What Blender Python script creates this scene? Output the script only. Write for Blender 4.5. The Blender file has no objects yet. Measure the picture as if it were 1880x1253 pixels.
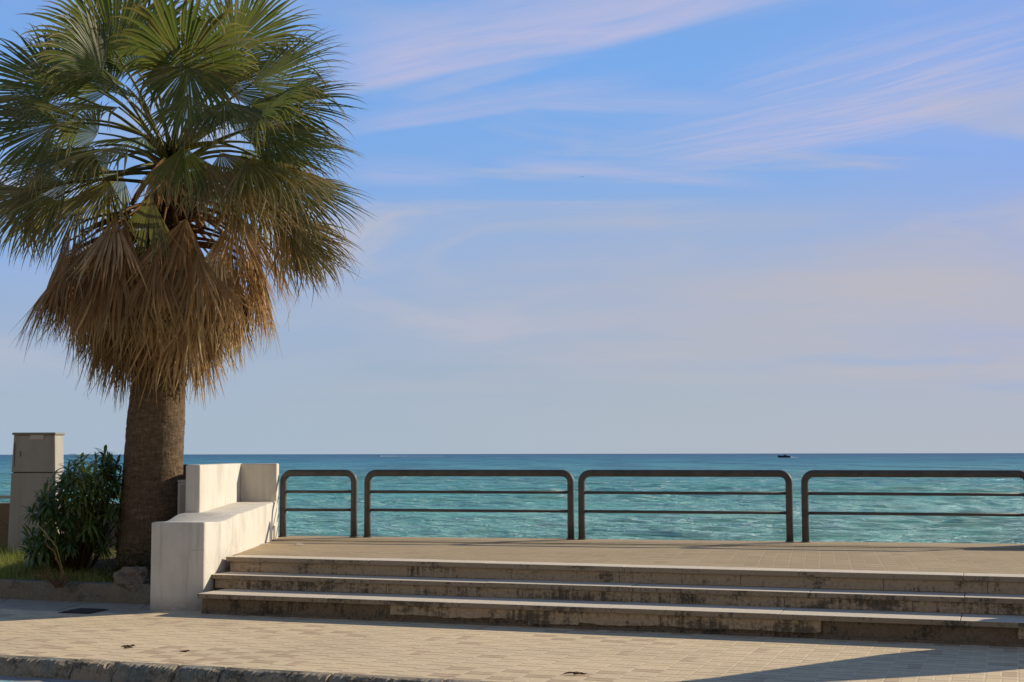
import bpy, bmesh, math, random
import numpy as np
from mathutils import Vector, Matrix, Quaternion

random.seed(7)
rng = np.random.default_rng(7)
S = bpy.context.scene
COL = S.collection
PI = math.pi
R = math.radians

# ------------------------------------------------------------------ camera
EYE = 1.78                      # eye height above the pavement
F = 2611.0                      # focal length in photo pixels (50 mm on 36 mm)
PITCH = math.atan((833.5 - 626.5) / F)
ROLL = R(0.09)
cam = bpy.data.cameras.new('camera')
cam.lens = 50.0; cam.sensor_width = 36.0
cam.clip_start = 0.1; cam.clip_end = 120000
camo = bpy.data.objects.new('camera', cam); COL.objects.link(camo)
CM = Matrix.Rotation(PI / 2 + PITCH, 4, 'X') @ Matrix.Rotation(-ROLL, 4, 'Z')
camo.matrix_world = Matrix.Translation((0, 0, EYE)) @ CM
S.camera = camo
CR = CM.to_3x3()

def ray(px, py):
    return CR @ Vector(((px - 940) / F, (626.5 - py) / F, -1.0))
def P(px, py, z):               # photo pixel -> world point on the level z
    d = ray(px, py); t = (z - EYE) / d.z
    return Vector((d.x * t, d.y * t, z))
def D(px, py, y):               # photo pixel -> world point at the distance y
    d = ray(px, py); t = y / d.y
    return Vector((d.x * t, y, EYE + d.z * t))

TH = R(19.3)                    # the stairs, pavement and kerb run turned by this
CT, ST = math.cos(TH), math.sin(TH)
def loc(v): return (v.x * CT - v.y * ST, v.x * ST + v.y * CT)
def wld(x, y, z=0.0): return Vector((x * CT + y * ST, -x * ST + y * CT, z))

# ------------------------------------------------------------------ objects
def tag(o, label=None, cat=None, group=None, kind=None):
    if label: o['label'] = label
    if cat: o['category'] = cat
    if group: o['group'] = group
    if kind: o['kind'] = kind
    return o
def empty(name, pos=(0, 0, 0), rz=0.0):
    o = bpy.data.objects.new(name, None); COL.objects.link(o)
    o.location = pos; o.rotation_euler = (0, 0, rz); o.empty_display_size = .2
    return o

class MB:
    def __init__(s): s.v = []; s.f = []; s.c = []
    def add(s, vs, fs, cols=None):
        b = len(s.v); s.v.extend([tuple(v) for v in vs])
        s.f.extend([tuple(i + b for i in f) for f in fs])
        if cols is not None: s.c.extend(cols)
        return s
    def build(s, name, mat, parent=None, smooth=False, pos=(0, 0, 0), rz=0.0, origin=None):
        me = bpy.data.meshes.new(name)
        vs = s.v
        if origin is not None:
            ox, oy, oz = origin; vs = [(a - ox, b - oy, c - oz) for a, b, c in vs]; pos = origin
        me.from_pydata(vs, [], s.f); me.update()
        if s.c:
            a = me.color_attributes.new('tint', 'FLOAT_COLOR', 'POINT')
            a.data.foreach_set('color', np.array(s.c, dtype=np.float32).ravel())
        if smooth: me.polygons.foreach_set('use_smooth', [True] * len(me.polygons))
        if mat: me.materials.append(mat)
        o = bpy.data.objects.new(name, me); COL.objects.link(o)
        o.location = pos; o.rotation_euler = (0, 0, rz)
        if parent: o.parent = parent
        return o

def bm_obj(name, bm, mat, parent=None, smooth=False, pos=(0, 0, 0), rz=0.0):
    bmesh.ops.recalc_face_normals(bm, faces=bm.faces)
    me = bpy.data.meshes.new(name); bm.to_mesh(me); bm.free()
    if smooth: me.polygons.foreach_set('use_smooth', [True] * len(me.polygons))
    if mat: me.materials.append(mat)
    o = bpy.data.objects.new(name, me); COL.objects.link(o)
    o.location = pos; o.rotation_euler = (0, 0, rz)
    if parent: o.parent = parent
    return o

def bm_prism(poly, z0, z1, bev=0.0, seg=2, bm=None):
    own = bmesh.new()
    lo = [own.verts.new((x, y, z0)) for x, y in poly]
    hi = [own.verts.new((x, y, z1)) for x, y in poly]
    n = len(poly)
    own.faces.new(lo[::-1]); own.faces.new(hi)
    for i in range(n): own.faces.new((lo[i], lo[(i + 1) % n], hi[(i + 1) % n], hi[i]))
    if bev: bmesh.ops.bevel(own, geom=own.edges[:] , offset=bev, segments=seg, profile=.5, affect='EDGES')
    if bm is None: return own
    me = bpy.data.meshes.new('t'); own.to_mesh(me); own.free(); bm.from_mesh(me); bpy.data.meshes.remove(me)
    return bm
def bm_box(x0, x1, y0, y1, z0, z1, bev=0.0, seg=2, bm=None):
    return bm_prism([(x0, y0), (x1, y0), (x1, y1), (x0, y1)], z0, z1, bev, seg, bm)

def tube(mb, pts, rad, n=12, cap=True, cols=None):
    pts = [Vector(p) for p in pts]; m = len(pts)
    rads = rad if isinstance(rad, (list, tuple)) else [rad] * m
    t = (pts[1] - pts[0]).normalized()
    up = Vector((0, 0, 1)) if abs(t.z) < .9 else Vector((0, 1, 0))
    a = t.cross(up).normalized()
    vs = []; cc = []
    for i, p in enumerate(pts):
        tt = (pts[min(i + 1, m - 1)] - pts[max(i - 1, 0)]).normalized()
        a = (a - tt * a.dot(tt)).normalized(); b = tt.cross(a)
        for k in range(n):
            q = 2 * PI * k / n
            vs.append(p + (a * math.cos(q) + b * math.sin(q)) * rads[i])
            if cols: cc.append(cols[i])
    fs = [(i * n + k, i * n + (k + 1) % n, (i + 1) * n + (k + 1) % n, (i + 1) * n + k) for i in range(m - 1) for k in range(n)]
    if cap: fs += [tuple(range(n))[::-1], tuple((m - 1) * n + k for k in range(n))]
    mb.add(vs, fs, cc if cols else None)
    return mb

# ------------------------------------------------------------------ materials
class NT:
    def __init__(s, tree): s.t = tree; s.n = tree.nodes; s.l = tree.links
    def put(s, sock, v):
        if v is None: return
        if isinstance(v, bpy.types.NodeSocket): s.l.new(v, sock)
        elif isinstance(v, bpy.types.Node): s.l.new(v.outputs[0], sock)
        else:
            if isinstance(v, (tuple, list)) and sock.type == 'RGBA' and len(v) == 3: v = (*v, 1)
            sock.default_value = v
    def node(s, typ, ins=None, **props):
        n = s.n.new(typ)
        for k, v in props.items(): setattr(n, k, v)
        for k, v in (ins or {}).items(): s.put(n.inputs[k], v)
        return n
    def m(s, op, a, b=None, c=None, clamp=False):
        n = s.node('ShaderNodeMath', {0: a}, operation=op, use_clamp=clamp)
        if b is not None: s.put(n.inputs[1], b)
        if c is not None: s.put(n.inputs[2], c)
        return n.outputs[0]
    def mix(s, f, a, b, blend='MIX'):
        n = s.node('ShaderNodeMix', data_type='RGBA', blend_type=blend)
        s.put(n.inputs[0], f); s.put(n.inputs[6], a); s.put(n.inputs[7], b)
        return n.outputs[2]
    def rng(s, v, a, b, c=0.0, d=1.0, smooth=True):
        n = s.node('ShaderNodeMapRange', {0: v, 1: a, 2: b, 3: c, 4: d}, interpolation_type='SMOOTHSTEP' if smooth else 'LINEAR')
        return n.outputs[0]
    def noise(s, vec, scale, detail=4, rough=.55, dist=0.0):
        n = s.node('ShaderNodeTexNoise', {'Vector': vec, 'Scale': scale, 'Detail': detail, 'Roughness': rough, 'Distortion': dist})
        return n.outputs['Fac']
    def mul(s, vec, xyz):
        return s.node('ShaderNodeMapping', {'Vector': vec, 'Scale': xyz}).outputs[0]
    def ramp(s, f, stops):
        n = s.node('ShaderNodeValToRGB', {0: f}); e = n.color_ramp.elements
        while len(e) < len(stops): e.new(.5)
        for el, (p, c) in zip(e, stops): el.position = p; el.color = (*c, 1) if len(c) == 3 else c
        return n.outputs[0]
    def bump(s, h, strength=.3, dist=.02):
        return s.node('ShaderNodeBump', {'Height': h, 'Strength': strength, 'Distance': dist}).outputs[0]
    def xyz(s, vec): 
        n = s.node('ShaderNodeSeparateXYZ', {0: vec}); return n.outputs[0], n.outputs[1], n.outputs[2]
    def vec(s, x, y, z=0.0): return s.node('ShaderNodeCombineXYZ', {0: x, 1: y, 2: z}).outputs[0]

def material(name):
    m = bpy.data.materials.new(name); m.use_nodes = True
    t = m.node_tree; t.nodes.clear(); n = NT(t)
    out = t.nodes.new('ShaderNodeOutputMaterial')
    oc = t.nodes.new('ShaderNodeTexCoord').outputs['Object']
    return m, n, out, oc
def principled(n, out, col, rough=.8, nrm=None, spec=.3, metal=0.0):
    b = n.node('ShaderNodeBsdfPrincipled', {'Base Color': col, 'Roughness': rough, 'Specular IOR Level': spec, 'Metallic': metal})
    if nrm is not None: n.put(b.inputs['Normal'], nrm)
    n.l.new(b.outputs[0], out.inputs[0]); return b

def mat_simple(name, c1, c2, scale=6.0, rough=.8, bump=.2, bscale=60.0, spec=.3, metal=0.0, bdist=.004):
    m, n, out, oc = material(name)
    f = n.noise(oc, scale, 6, .6)
    g = n.noise(oc, bscale, 3, .6)
    col = n.mix(n.rng(f, .3, .7), c1, c2)
    principled(n, out, col, rough, n.bump(g, bump, bdist), spec, metal)
    return m

def mat_paving(name, base, base2, pink, joint_d, joint_l, w=.25, p=.375, contrast=1.0, concrete=False, pinkness=.05):
    m, n, out, oc = material(name)
    x, y, z = n.xyz(oc)
    wob = n.noise(oc, 1.1, 2); wob2 = n.noise(n.mul(oc, (1, 1, 1)), 2.3, 2)
    xs = n.m('ADD', x, n.m('MULTIPLY', n.m('SUBTRACT', wob, .5), .03))
    ys = n.m('ADD', y, n.m('MULTIPLY', n.m('SUBTRACT', wob2, .5), .03))
    xw = n.m('DIVIDE', xs, w); ci = n.m('FLOOR', xw); fx = n.m('FRACT', xw)
    par = n.m('MULTIPLY', n.m('MODULO', n.m('ABSOLUTE', ci), 2.0), .5)
    yp = n.m('ADD', n.m('DIVIDE', ys, p), par); ri = n.m('FLOOR', yp); t = n.m('FRACT', yp)
    lower = n.m('LESS_THAN', t, .6667)
    half = n.m('MULTIPLY', n.m('GREATER_THAN', fx, .5), lower)
    def near(d, g): return n.m('SUBTRACT', 1.0, n.rng(d, g * .45, g))
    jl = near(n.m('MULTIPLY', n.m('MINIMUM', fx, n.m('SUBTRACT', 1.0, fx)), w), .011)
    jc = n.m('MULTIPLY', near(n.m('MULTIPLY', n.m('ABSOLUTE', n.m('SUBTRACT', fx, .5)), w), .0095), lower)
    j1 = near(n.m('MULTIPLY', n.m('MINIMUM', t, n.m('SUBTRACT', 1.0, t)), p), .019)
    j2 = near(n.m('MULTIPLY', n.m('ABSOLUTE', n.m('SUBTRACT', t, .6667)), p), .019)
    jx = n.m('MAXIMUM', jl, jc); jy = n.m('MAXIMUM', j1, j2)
    rid = n.node('ShaderNodeTexWhiteNoise', {'Vector': n.vec(n.m('ADD', ci, n.m('MULTIPLY', half, .37)), ri, lower)}, noise_dimensions='3D').outputs['Value']
    run = n.node('ShaderNodeTexWhiteNoise', {'Vector': n.vec(n.m('FLOOR', n.m('DIVIDE', x, 1.5)), ri, 3.0)}, noise_dimensions='3D').outputs['Value']
    runp = n.m('MULTIPLY', n.m('LESS_THAN', run, pinkness * 2.6), n.m('SUBTRACT', 1.0, lower))
    isp = n.m('MAXIMUM', n.m('LESS_THAN', rid, pinkness), runp)
    big = n.noise(oc, .7, 5, .6); mid = n.noise(oc, 9.0, 5, .65); fine = n.noise(oc, 160.0, 3, .7)
    col = n.mix(n.rng(rid, 0, 1, 0, 1, False), base, base2)
    col = n.mix(n.m('MULTIPLY', isp, .6), col, pink)
    col = n.mix(n.rng(big, .35, .7, 0, .38), col, tuple(c * .62 for c in base))
    col = n.mix(n.rng(mid, .4, .75, 0, .35), col, tuple(min(c * 1.2, .9) for c in base2))
    col = n.mix(n.rng(fine, .3, .7, .28, 0), col, tuple(c * .4 for c in base))
    jn = n.noise(oc, 2.2, 4, .6)
    col = n.mix(n.m('MULTIPLY', jx, n.rng(jn, .3, .65, .25 * contrast, .8 * contrast)), col, joint_l)  # joints running in depth paled, as if sun caught their sides
    col = n.mix(n.m('MULTIPLY', jy, n.rng(jn, .3, .65, .85 * contrast, .4 * contrast)), col, joint_d)  # cross joints darkened, their shade put into the colour
    h = n.m('SUBTRACT', n.m('ADD', n.m('MULTIPLY', rid, .25), n.m('MULTIPLY', fine, .15)), n.m('MAXIMUM', n.m('MULTIPLY', jx, .7), jy))
    nrm = n.bump(h, .5 * contrast, .006)
    if concrete:                # worn smooth concrete beside the planted bed
        k = n.m('MULTIPLY', n.rng(n.m('ADD', y, n.m('MULTIPLY', n.m('SUBTRACT', big, .5), .5)), 13.72, 13.78), n.rng(x, -9.1, -9.3))
        cc = n.mix(n.rng(n.noise(oc, 5, 6, .65), .3, .7), (.36, .30, .23), (.46, .39, .30))
        cr = n.node('ShaderNodeTexVoronoi', {'Vector': n.mul(oc, (1.0, 1.6, 1)), 'Scale': .9}, feature='DISTANCE_TO_EDGE').outputs[0]
        cc = n.mix(n.rng(cr, .004, .012, .7, 0), cc, (.08, .07, .05))
        col = n.mix(k, col, cc)
    principled(n, out, col, .9, nrm, .2)
    return m

def mat_stained(name, base, base2, stain, amount=.5, streak=True, hue2=None, top=None):
    """old pale stone with black-green lichen streaks; object axes: x along, z up"""
    m, n, out, oc = material(name)
    a = n.noise(n.mul(oc, (2.2, 2.2, 5.0)), 1.0, 7, .68, .3)
    s = n.noise(n.mul(oc, (26, 26, 1.6)), 1.0, 4, .6)
    b = n.noise(oc, 34, 6, .7); f = n.noise(oc, 180, 3, .7)
    col = n.mix(n.rng(b, .3, .7), base, base2)
    k = n.m('ADD', a, n.m('MULTIPLY', n.m('SUBTRACT', s, .5), .55 if streak else .15))
    k = n.m('ADD', k, n.m('MULTIPLY', n.m('SUBTRACT', b, .5), .45))
    k = n.rng(k, .62 - amount * .3, .78 - amount * .22)
    col = n.mix(n.m('MULTIPLY', k, .84), col, stain)
    col = n.mix(n.rng(f, .3, .65, .3, 0), col, tuple(c * .5 for c in base))
    if hue2: col = n.mix(n.rng(n.noise(oc, 3.0, 4), .5, .7, 0, .5), col, hue2)
    if top:                     # upper faces paler, stained fronts darker: sun and shade put into colour
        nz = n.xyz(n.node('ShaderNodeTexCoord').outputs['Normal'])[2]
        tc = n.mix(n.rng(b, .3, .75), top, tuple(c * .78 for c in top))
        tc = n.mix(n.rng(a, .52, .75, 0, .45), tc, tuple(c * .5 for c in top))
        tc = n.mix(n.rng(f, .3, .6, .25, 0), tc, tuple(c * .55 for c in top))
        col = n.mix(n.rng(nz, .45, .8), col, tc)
    principled(n, out, col, .88, n.bump(n.m('ADD', n.m('MULTIPLY', b, .7), n.m('MULTIPLY', f, .4)), .5, .008), .25)
    return m

def mat_tint(name, trans=.3, rough=.55, spec=.3, nscale=30.0, vary=.3, tc=(.42, .5, .06)):
    m, n, out, oc = material(name)
    at = n.node('ShaderNodeAttribute', attribute_name='tint').outputs['Color']
    f = n.noise(oc, nscale, 4, .6)
    col = n.mix(n.rng(f, .3, .7, vary, 0), at, (.02, .018, .01))
    b = n.node('ShaderNodeBsdfPrincipled', {'Base Color': col, 'Roughness': rough, 'Specular IOR Level': spec})
    tr = n.node('ShaderNodeBsdfTranslucent', {'Color': n.mix(.35, col, tc)})
    mx = n.node('ShaderNodeMixShader', {0: trans, 1: b.outputs[0], 2: tr.outputs[0]})
    n.l.new(mx.outputs[0], out.inputs[0])
    return m

def mat_plaster(name, c, dirt=(.33, .29, .24), amt=.35, grime=False):
    m, n, out, oc = material(name)
    a = n.noise(n.mul(oc, (1, 1, .45)), 2.6, 7, .65, .4); b = n.noise(oc, 26, 5, .7); f = n.noise(oc, 220, 2, .6)
    st = n.noise(n.mul(oc, (14, 14, .7)), 1.0, 4, .6)
    col = n.mix(n.rng(a, .42, .75, 0, amt), c, dirt)
    col = n.mix(n.rng(st, .52, .75, 0, amt * .7), col, dirt)
    col = n.mix(n.rng(b, .55, .8, 0, .18), col, tuple(k * .75 for k in c))
    x, y, z = n.xyz(oc)
    if grime:
        low = n.m('MULTIPLY', n.rng(n.m('ADD', z, n.m('MULTIPLY', a, .22)), .06, .30, 1, 0), n.rng(b, .3, .6, .4, 1))
        col = n.mix(n.m('MULTIPLY', low, .6), col, (.20, .17, .13))
        wv = n.node('ShaderNodeMix', {4: oc, 5: n.node('ShaderNodeTexNoise', {'Vector': oc, 'Scale': 3.0, 'Detail': 5.0}).outputs['Color']}, data_type='VECTOR')
        wv.inputs[0].default_value = .16
        cr = n.node('ShaderNodeTexVoronoi', {'Vector': wv.outputs[1], 'Scale': 1.7}, feature='DISTANCE_TO_EDGE').outputs[0]
        ck = n.m('MULTIPLY', n.rng(cr, .002, .007, .5, 0), n.rng(n.noise(oc, 1.6, 3), .48, .6))
        col = n.mix(ck, col, (.25, .22, .18))
        ch = n.rng(n.noise(oc, 11, 6, .75), .70, .74, 0, .6); col = n.mix(ch, col, (.40, .35, .28))
    principled(n, out, col, .82, n.bump(n.m('ADD', n.m('MULTIPLY', a, 1.2), n.m('ADD', n.m('MULTIPLY', b, .5), n.m('MULTIPLY', f, .2))), .35, .012), .3)
    return m

M = {}
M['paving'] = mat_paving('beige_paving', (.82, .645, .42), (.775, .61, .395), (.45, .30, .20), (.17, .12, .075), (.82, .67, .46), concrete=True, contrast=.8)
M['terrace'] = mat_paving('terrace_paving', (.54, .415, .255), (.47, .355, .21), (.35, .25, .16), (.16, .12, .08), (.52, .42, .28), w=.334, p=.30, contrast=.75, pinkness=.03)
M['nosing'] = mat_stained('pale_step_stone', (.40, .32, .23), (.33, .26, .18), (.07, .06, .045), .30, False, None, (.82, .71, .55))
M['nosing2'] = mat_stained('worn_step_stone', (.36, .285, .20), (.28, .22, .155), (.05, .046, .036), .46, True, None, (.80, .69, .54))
M['riser'] = mat_stained('stained_riser_stone', (.56, .44, .31), (.42, .32, .22), (.05, .045, .035), .38)
M['riser2'] = mat_stained('dark_stained_riser_stone', (.55, .43, .30), (.38, .29, .20), (.045, .04, .03), .62)
M['base'] = mat_stained('old_mortar', (.25, .19, .13), (.16, .12, .085), (.035, .032, .028), .45)
M['plaster'] = mat_plaster('pale_plaster', (.66, .625, .56), amt=.5, grime=True)
M['concrete'] = mat_stained('weathered_concrete', (.25, .22, .165), (.17, .15, .11), (.07, .065, .05), .35, False, (.27, .21, .13))
M['kerb'] = mat_stained('worn_kerb_stone', (.42, .345, .25), (.30, .25, .19), (.035, .04, .036), .62, False, (.11, .17, .19))
M['brownwall'] = mat_stained('brown_render', (.23, .165, .105), (.18, .13, .085), (.08, .06, .04), .25, False)
def mat_railing():
    m, n, out, oc = material('dark_painted_steel')
    a = n.noise(oc, 3.5, 6, .65); b = n.noise(oc, 45, 5, .7); f = n.noise(oc, 160, 3)
    col = n.mix(n.rng(a, .35, .65), (.060, .061, .060), (.095, .094, .09))
    col = n.mix(n.m('MULTIPLY', n.rng(b, .58, .66), n.rng(a, .45, .6)), col, (.17, .075, .03))
    col = n.mix(n.rng(n.noise(oc, 70, 4, .7), .66, .72, 0, .7), col, (.22, .21, .19))
    principled(n, out, col, n.rng(b, .3, .7, .45, .7), n.bump(n.m('ADD', b, f), .25, .002), .35); return m
M['metal'] = mat_railing()
M['metal_plain'] = mat_simple('dark_painted_steel', (.032, .030, .027), (.055, .048, .040), 9, .42, .25, 120, .5, .0, .002)
M['galv'] = mat_simple('grey_steel', (.33, .32, .30), (.42, .41, .39), 9, .45, .15, 80, .5)
M['cabinet'] = mat_plaster('grey_cabinet_plastic', (.42, .395, .36), (.26, .23, .20), .45)
M['cablid'] = mat_simple('cabinet_lid_plastic', (.30, .275, .245), (.24, .215, .19), 5, .6, .1, 60)
M['seam'] = mat_simple('dark_seam', (.06, .055, .05), (.09, .08, .07), 8, .8)
M['plate'] = mat_simple('pale_label_plate', (.62, .58, .52), (.55, .51, .46), 12, .5, .05, 60)
M['iron'] = mat_simple('cast_iron', (.035, .03, .028), (.06, .05, .045), 20, .7, .4, 90, .4)
M['asphalt'] = mat_simple('asphalt', (.055, .052, .05), (.085, .08, .075), 4, .92, .7, 240, .2, 0, .006)
M['gutter'] = mat_simple('gutter_concrete', (.30, .28, .26), (.38, .355, .33), 6, .9, .5, 140)
M['paint'] = mat_simple('worn_blue_line', (.12, .42, .50), (.30, .55, .60), 9, .8, .4, 160)
M['rock'] = mat_simple('tuff_rock', (.30, .25, .19), (.16, .13, .10), 14, .95, 1.0, 40, .2, 0, .03)
M['leaf'] = mat_tint('palm_leaf', .36, .42, .4, 14, .25)
M['dead'] = mat_tint('dead_palm_leaf', .30, .85, .08, 10, .2, (.74, .45, .21))
M['shrub'] = mat_tint('shrub_leaf', .28, .35, .5, 30, .3)
M['grass'] = mat_tint('grass_blade', .35, .6, .2, 20, .2)
M['dry'] = mat_tint('dry_stalk', .1, .8, .1, 30, .3)
M['wood'] = mat_simple('brown_wood', (.17, .10, .055), (.10, .06, .035), 10, .8, .5, 60)

def mat_soil():
    m, n, out, oc = material('bed_soil')
    a = n.noise(oc, 4, 7, .7); b = n.noise(oc, 40, 5, .7)
    col = n.mix(n.rng(a, .3, .7), (.10, .075, .045), (.17, .13, .08))
    col = n.mix(n.rng(b, .55, .75), col, (.26, .20, .13))
    principled(n, out, col, .95, n.bump(b, .9, .04), .1); return m
M['soil'] = mat_soil()

def mat_trunk():
    m, n, out, oc = material('palm_bark')
    x, y, z = n.xyz(oc)
    ang = n.m('ARCTAN2', y, x)
    zz = n.m('ADD', z, n.m('MULTIPLY', n.noise(oc, 5, 4), .05))
    ring = n.noise(n.vec(n.m('MULTIPLY', ang, 2.6), 0.0, n.m('MULTIPLY', zz, 21)), 1.0, 5, .7, 1.1)
    crack = n.noise(n.vec(n.m('MULTIPLY', ang, 24), 0.0, n.m('MULTIPLY', z, 7)), 1.0, 6, .75, .6)
    big = n.noise(oc, 3, 5)
    k = n.m('ADD', n.m('MULTIPLY', ring, .5), n.m('MULTIPLY', crack, .55))
    col = n.ramp(k, [(.36, (.035, .023, .014)), (.54, (.17, .118, .074)), (.72, (.38, .275, .175))])
    col = n.mix(n.rng(big, .4, .7, 0, .4), col, (.11, .085, .06))
    principled(n, out, col, .92, n.bump(k, 1.0, .035), .12); return m
M['trunk'] = mat_trunk()

# ------------------------------------------------------------------ sun and sky
SAZ, SEL = R(62), R(24.5)          # azimuth to the right of the view direction, elevation
sund = Vector((math.sin(SAZ) * math.cos(SEL), math.cos(SAZ) * math.cos(SEL), math.sin(SEL)))
sun = bpy.data.lights.new('sun', 'SUN'); sun.energy = 5.0; sun.angle = R(.55); sun.color = (1.0, .87, .66)
suno = bpy.data.objects.new('sun', sun); COL.objects.link(suno)
suno.rotation_euler = sund.to_track_quat('Z', 'Y').to_euler(); suno.location = (20, 10, 30)

def world():
    w = bpy.data.worlds.new('World'); S.world = w; w.use_nodes = True
    t = w.node_tree; t.nodes.clear(); n = NT(t)
    out = t.nodes.new('ShaderNodeOutputWorld')
    sky = t.nodes.new('ShaderNodeTexSky'); sky.sky_type = 'NISHITA'; sky.sun_disc = False
    sky.sun_elevation = SEL; sky.sun_rotation = SAZ
    sky.air_density = 1.0; sky.dust_density = .6; sky.ozone_density = 2.0
    g = t.nodes.new('ShaderNodeTexCoord').outputs['Generated']
    x, y, z = n.xyz(g)
    yy = n.m('MAXIMUM', n.m('ABSOLUTE', y), .15)
    u = n.m('DIVIDE', x, yy); v = n.m('MAXIMUM', n.m('DIVIDE', z, yy), 0.0)
    uv = n.vec(u, v)
    # base: physically based sky, scaled to world strength 0.1 and cooled a little
    base = n.mix(1.0, sky.outputs[0], (1.0, 1.0, 1.0), 'MULTIPLY')
    clear = n.ramp(n.m('MULTIPLY', v, 2.5), [(0, (3.6, 4.4, 5.3)), (.16, (3.3, 4.4, 6.0)), (.34, (2.3, 4.25, 7.9)), (.7, (1.95, 4.15, 8.5)), (1, (1.6, 3.6, 7.6))])
    base = n.mix(.9, base, clear)
    base = n.mix(n.rng(u, .10, .42, 0, .55), base, (2.85, 4.05, 8.3))
    cirrus = (4.75, 5.0, 7.3)
    veilc = n.mix(n.rng(u, -.25, .38), (3.95, 4.75, 6.2), (4.95, 4.75, 5.3))
    wob = n.noise(n.mul(uv, (2.2, 5, 1)), 1.0, 4, .5)
    wobs = n.m('MULTIPLY', n.m('SUBTRACT', wob, .5), .05)
    def rot(cu, cv, slope):
        """coordinates along / across a streak through (cu, cv)"""
        a = math.atan(slope); du = n.m('SUBTRACT', u, cu); dv = n.m('ADD', n.m('SUBTRACT', v, cv), n.m('MULTIPLY', wobs, .6))
        al = n.m('ADD', n.m('MULTIPLY', du, math.cos(a)), n.m('MULTIPLY', dv, math.sin(a)))
        ac = n.m('SUBTRACT', n.m('MULTIPLY', dv, math.cos(a)), n.m('MULTIPLY', du, math.sin(a)))
        return al, ac
    def px(x_, y_):
        d = ray(x_, y_); return d.x / d.y, d.z / d.y
    def streak(p0, p1, w_lo, w_hi, amp, a0=.05, a1=.05, fs=60.0, thr=(.3, .7)):
        (u0, v0), (u1, v1) = px(*p0), px(*p1)
        L = math.hypot(u1 - u0, v1 - v0)
        al, ac = rot(u0, v0, (v1 - v0) / (u1 - u0))
        fib = n.noise(n.vec(n.m('MULTIPLY', al, 4.0), n.m('MULTIPLY', ac, fs), 1.0 + u0 * 9), 1.0, 5, .6, .3)
        fin = n.noise(n.vec(n.m('MULTIPLY', al, 14.0), n.m('MULTIPLY', ac, fs * 4.0), 7.0 + v0 * 9), 1.0, 4, .65, .5)
        fib = n.m('ADD', fib, n.m('MULTIPLY', n.m('SUBTRACT', fin, .5), .45))
        m_ = n.m('MULTIPLY', n.rng(ac, -w_lo, 0), n.rng(ac, 0, w_hi, 1, 0))
        m_ = n.m('MULTIPLY', m_, n.m('MULTIPLY', n.rng(al, -a0, a0), n.rng(al, L - a1, L + a1, 1, 0)))
        return n.m('MULTIPLY', n.m('MULTIPLY', m_, n.rng(fib, thr[0], thr[1], .42, 1.0)), amp)
    ss = [streak((640, 160), (1430, -5), .010, .075, 1.0, .05, .10, 40, (.2, .6)),
          streak((1300, 20), (1900, -120), .02, .05, .3, .05, .2, 40),
          streak((660, 246), (1130, 160), .006, .020, .72, .04, .05, 90),
          streak((760, 190), (1040, 100), .006, .022, .5, .04, .05, 90),
          streak((900, 190), (1420, 205), .006, .022, .55, .06, .06, 90),
          streak((1240, 290), (1900, 165), .020, .055, .95, .08, .1, 110, (.35, .65)),
          streak((1350, 235), (1900, 90), .015, .060, .8, .05, .1, 150, (.42, .62)),
          streak((930, 305), (1350, 335), .006, .012, .62, .03, .06, 80),
          streak((640, 325), (860, 325), .012, .018, .5, .03, .03, 60),
          streak((1040, 290), (1090, 270), .008, .030, .35, .01, .01, 60)]
    tot = ss[0]
    for k in ss[1:]: tot = n.m('MAXIMUM', tot, k)
    # thin general cirrus haze seen in perspective
    pl = n.vec(n.m('DIVIDE', u, n.m('ADD', v, .10)), n.m('DIVIDE', 1.0, n.m('ADD', v, .10)))
    hz = n.noise(n.mul(pl, (.55, .9, 1)), 1.0, 6, .55, .6)
    tot = n.m('MAXIMUM', tot, n.rng(hz, .45, .75, 0, .22))
    col = n.mix(tot, base, cirrus)
    # low veil, denser to the right and towards the horizon, with blue gaps low down
    vn = n.noise(n.mul(uv, (2.0, 8.0, 1)), 1.0, 6, .55, .5)
    top = n.m('ADD', n.m('SUBTRACT', .158, n.m('MULTIPLY', wobs, 1.4)), n.m('MULTIPLY', u, .075))
    veil = n.rng(n.m('SUBTRACT', top, v), -.05, .06, 0, .92)
    veil = n.m('MULTIPLY', veil, n.rng(vn, .34, .62, .45, 1.0))
    gap = n.noise(n.mul(uv, (5.0, 34.0, 1)), 1.0, 5, .55, .4)
    gm = n.m('MULTIPLY', n.rng(gap, .48, .62, 0, .8), n.m('MULTIPLY', n.rng(v, .02, .045), n.rng(v, .06, .10, 1, 0)))
    veil = n.m('MULTIPLY', veil, n.m('SUBTRACT', 1.0, gm))
    col = n.mix(veil, col, veilc)
    puff = n.noise(n.mul(uv, (3.2, 13.0, 1)), 1.0, 7, .58, .9)
    col = n.mix(n.m('MULTIPLY', n.rng(puff, .48, .68, 0, .9), n.m('MULTIPLY', n.rng(v, .03, .08), n.rng(v, .15, .30, 1, .25))), col, n.mix(n.rng(u, -.2, .35), (4.9, 5.1, 6.1), (5.35, 5.1, 5.6)))
    for st_ in (streak((1330, 560), (2000, 520), .04, .06, .55, .12, .1, 26), streak((1150, 640), (1950, 610), .02, .03, .45, .12, .1, 40), streak((1480, 695), (1900, 690), .006, .012, .6, .04, .1, 70), streak((1560, 655), (1900, 665), .005, .010, .5, .04, .1, 80), streak((1130, 700), (1600, 712), .004, .006, .45, .06, .06, 80), streak((640, 715), (980, 722), .005, .006, .35, .06, .06, 80), streak((900, 415), (1500, 400), .01, .02, .35, .1, .1, 60)):
        col = n.mix(st_, col, (5.3, 5.05, 5.15))
    lowc = n.mix(n.rng(u, -.35, .38), (3.8, 4.85, 5.85), (4.5, 4.95, 5.5))
    col = n.mix(n.rng(v, 0.0, .085, .85, 0), col, lowc)
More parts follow.
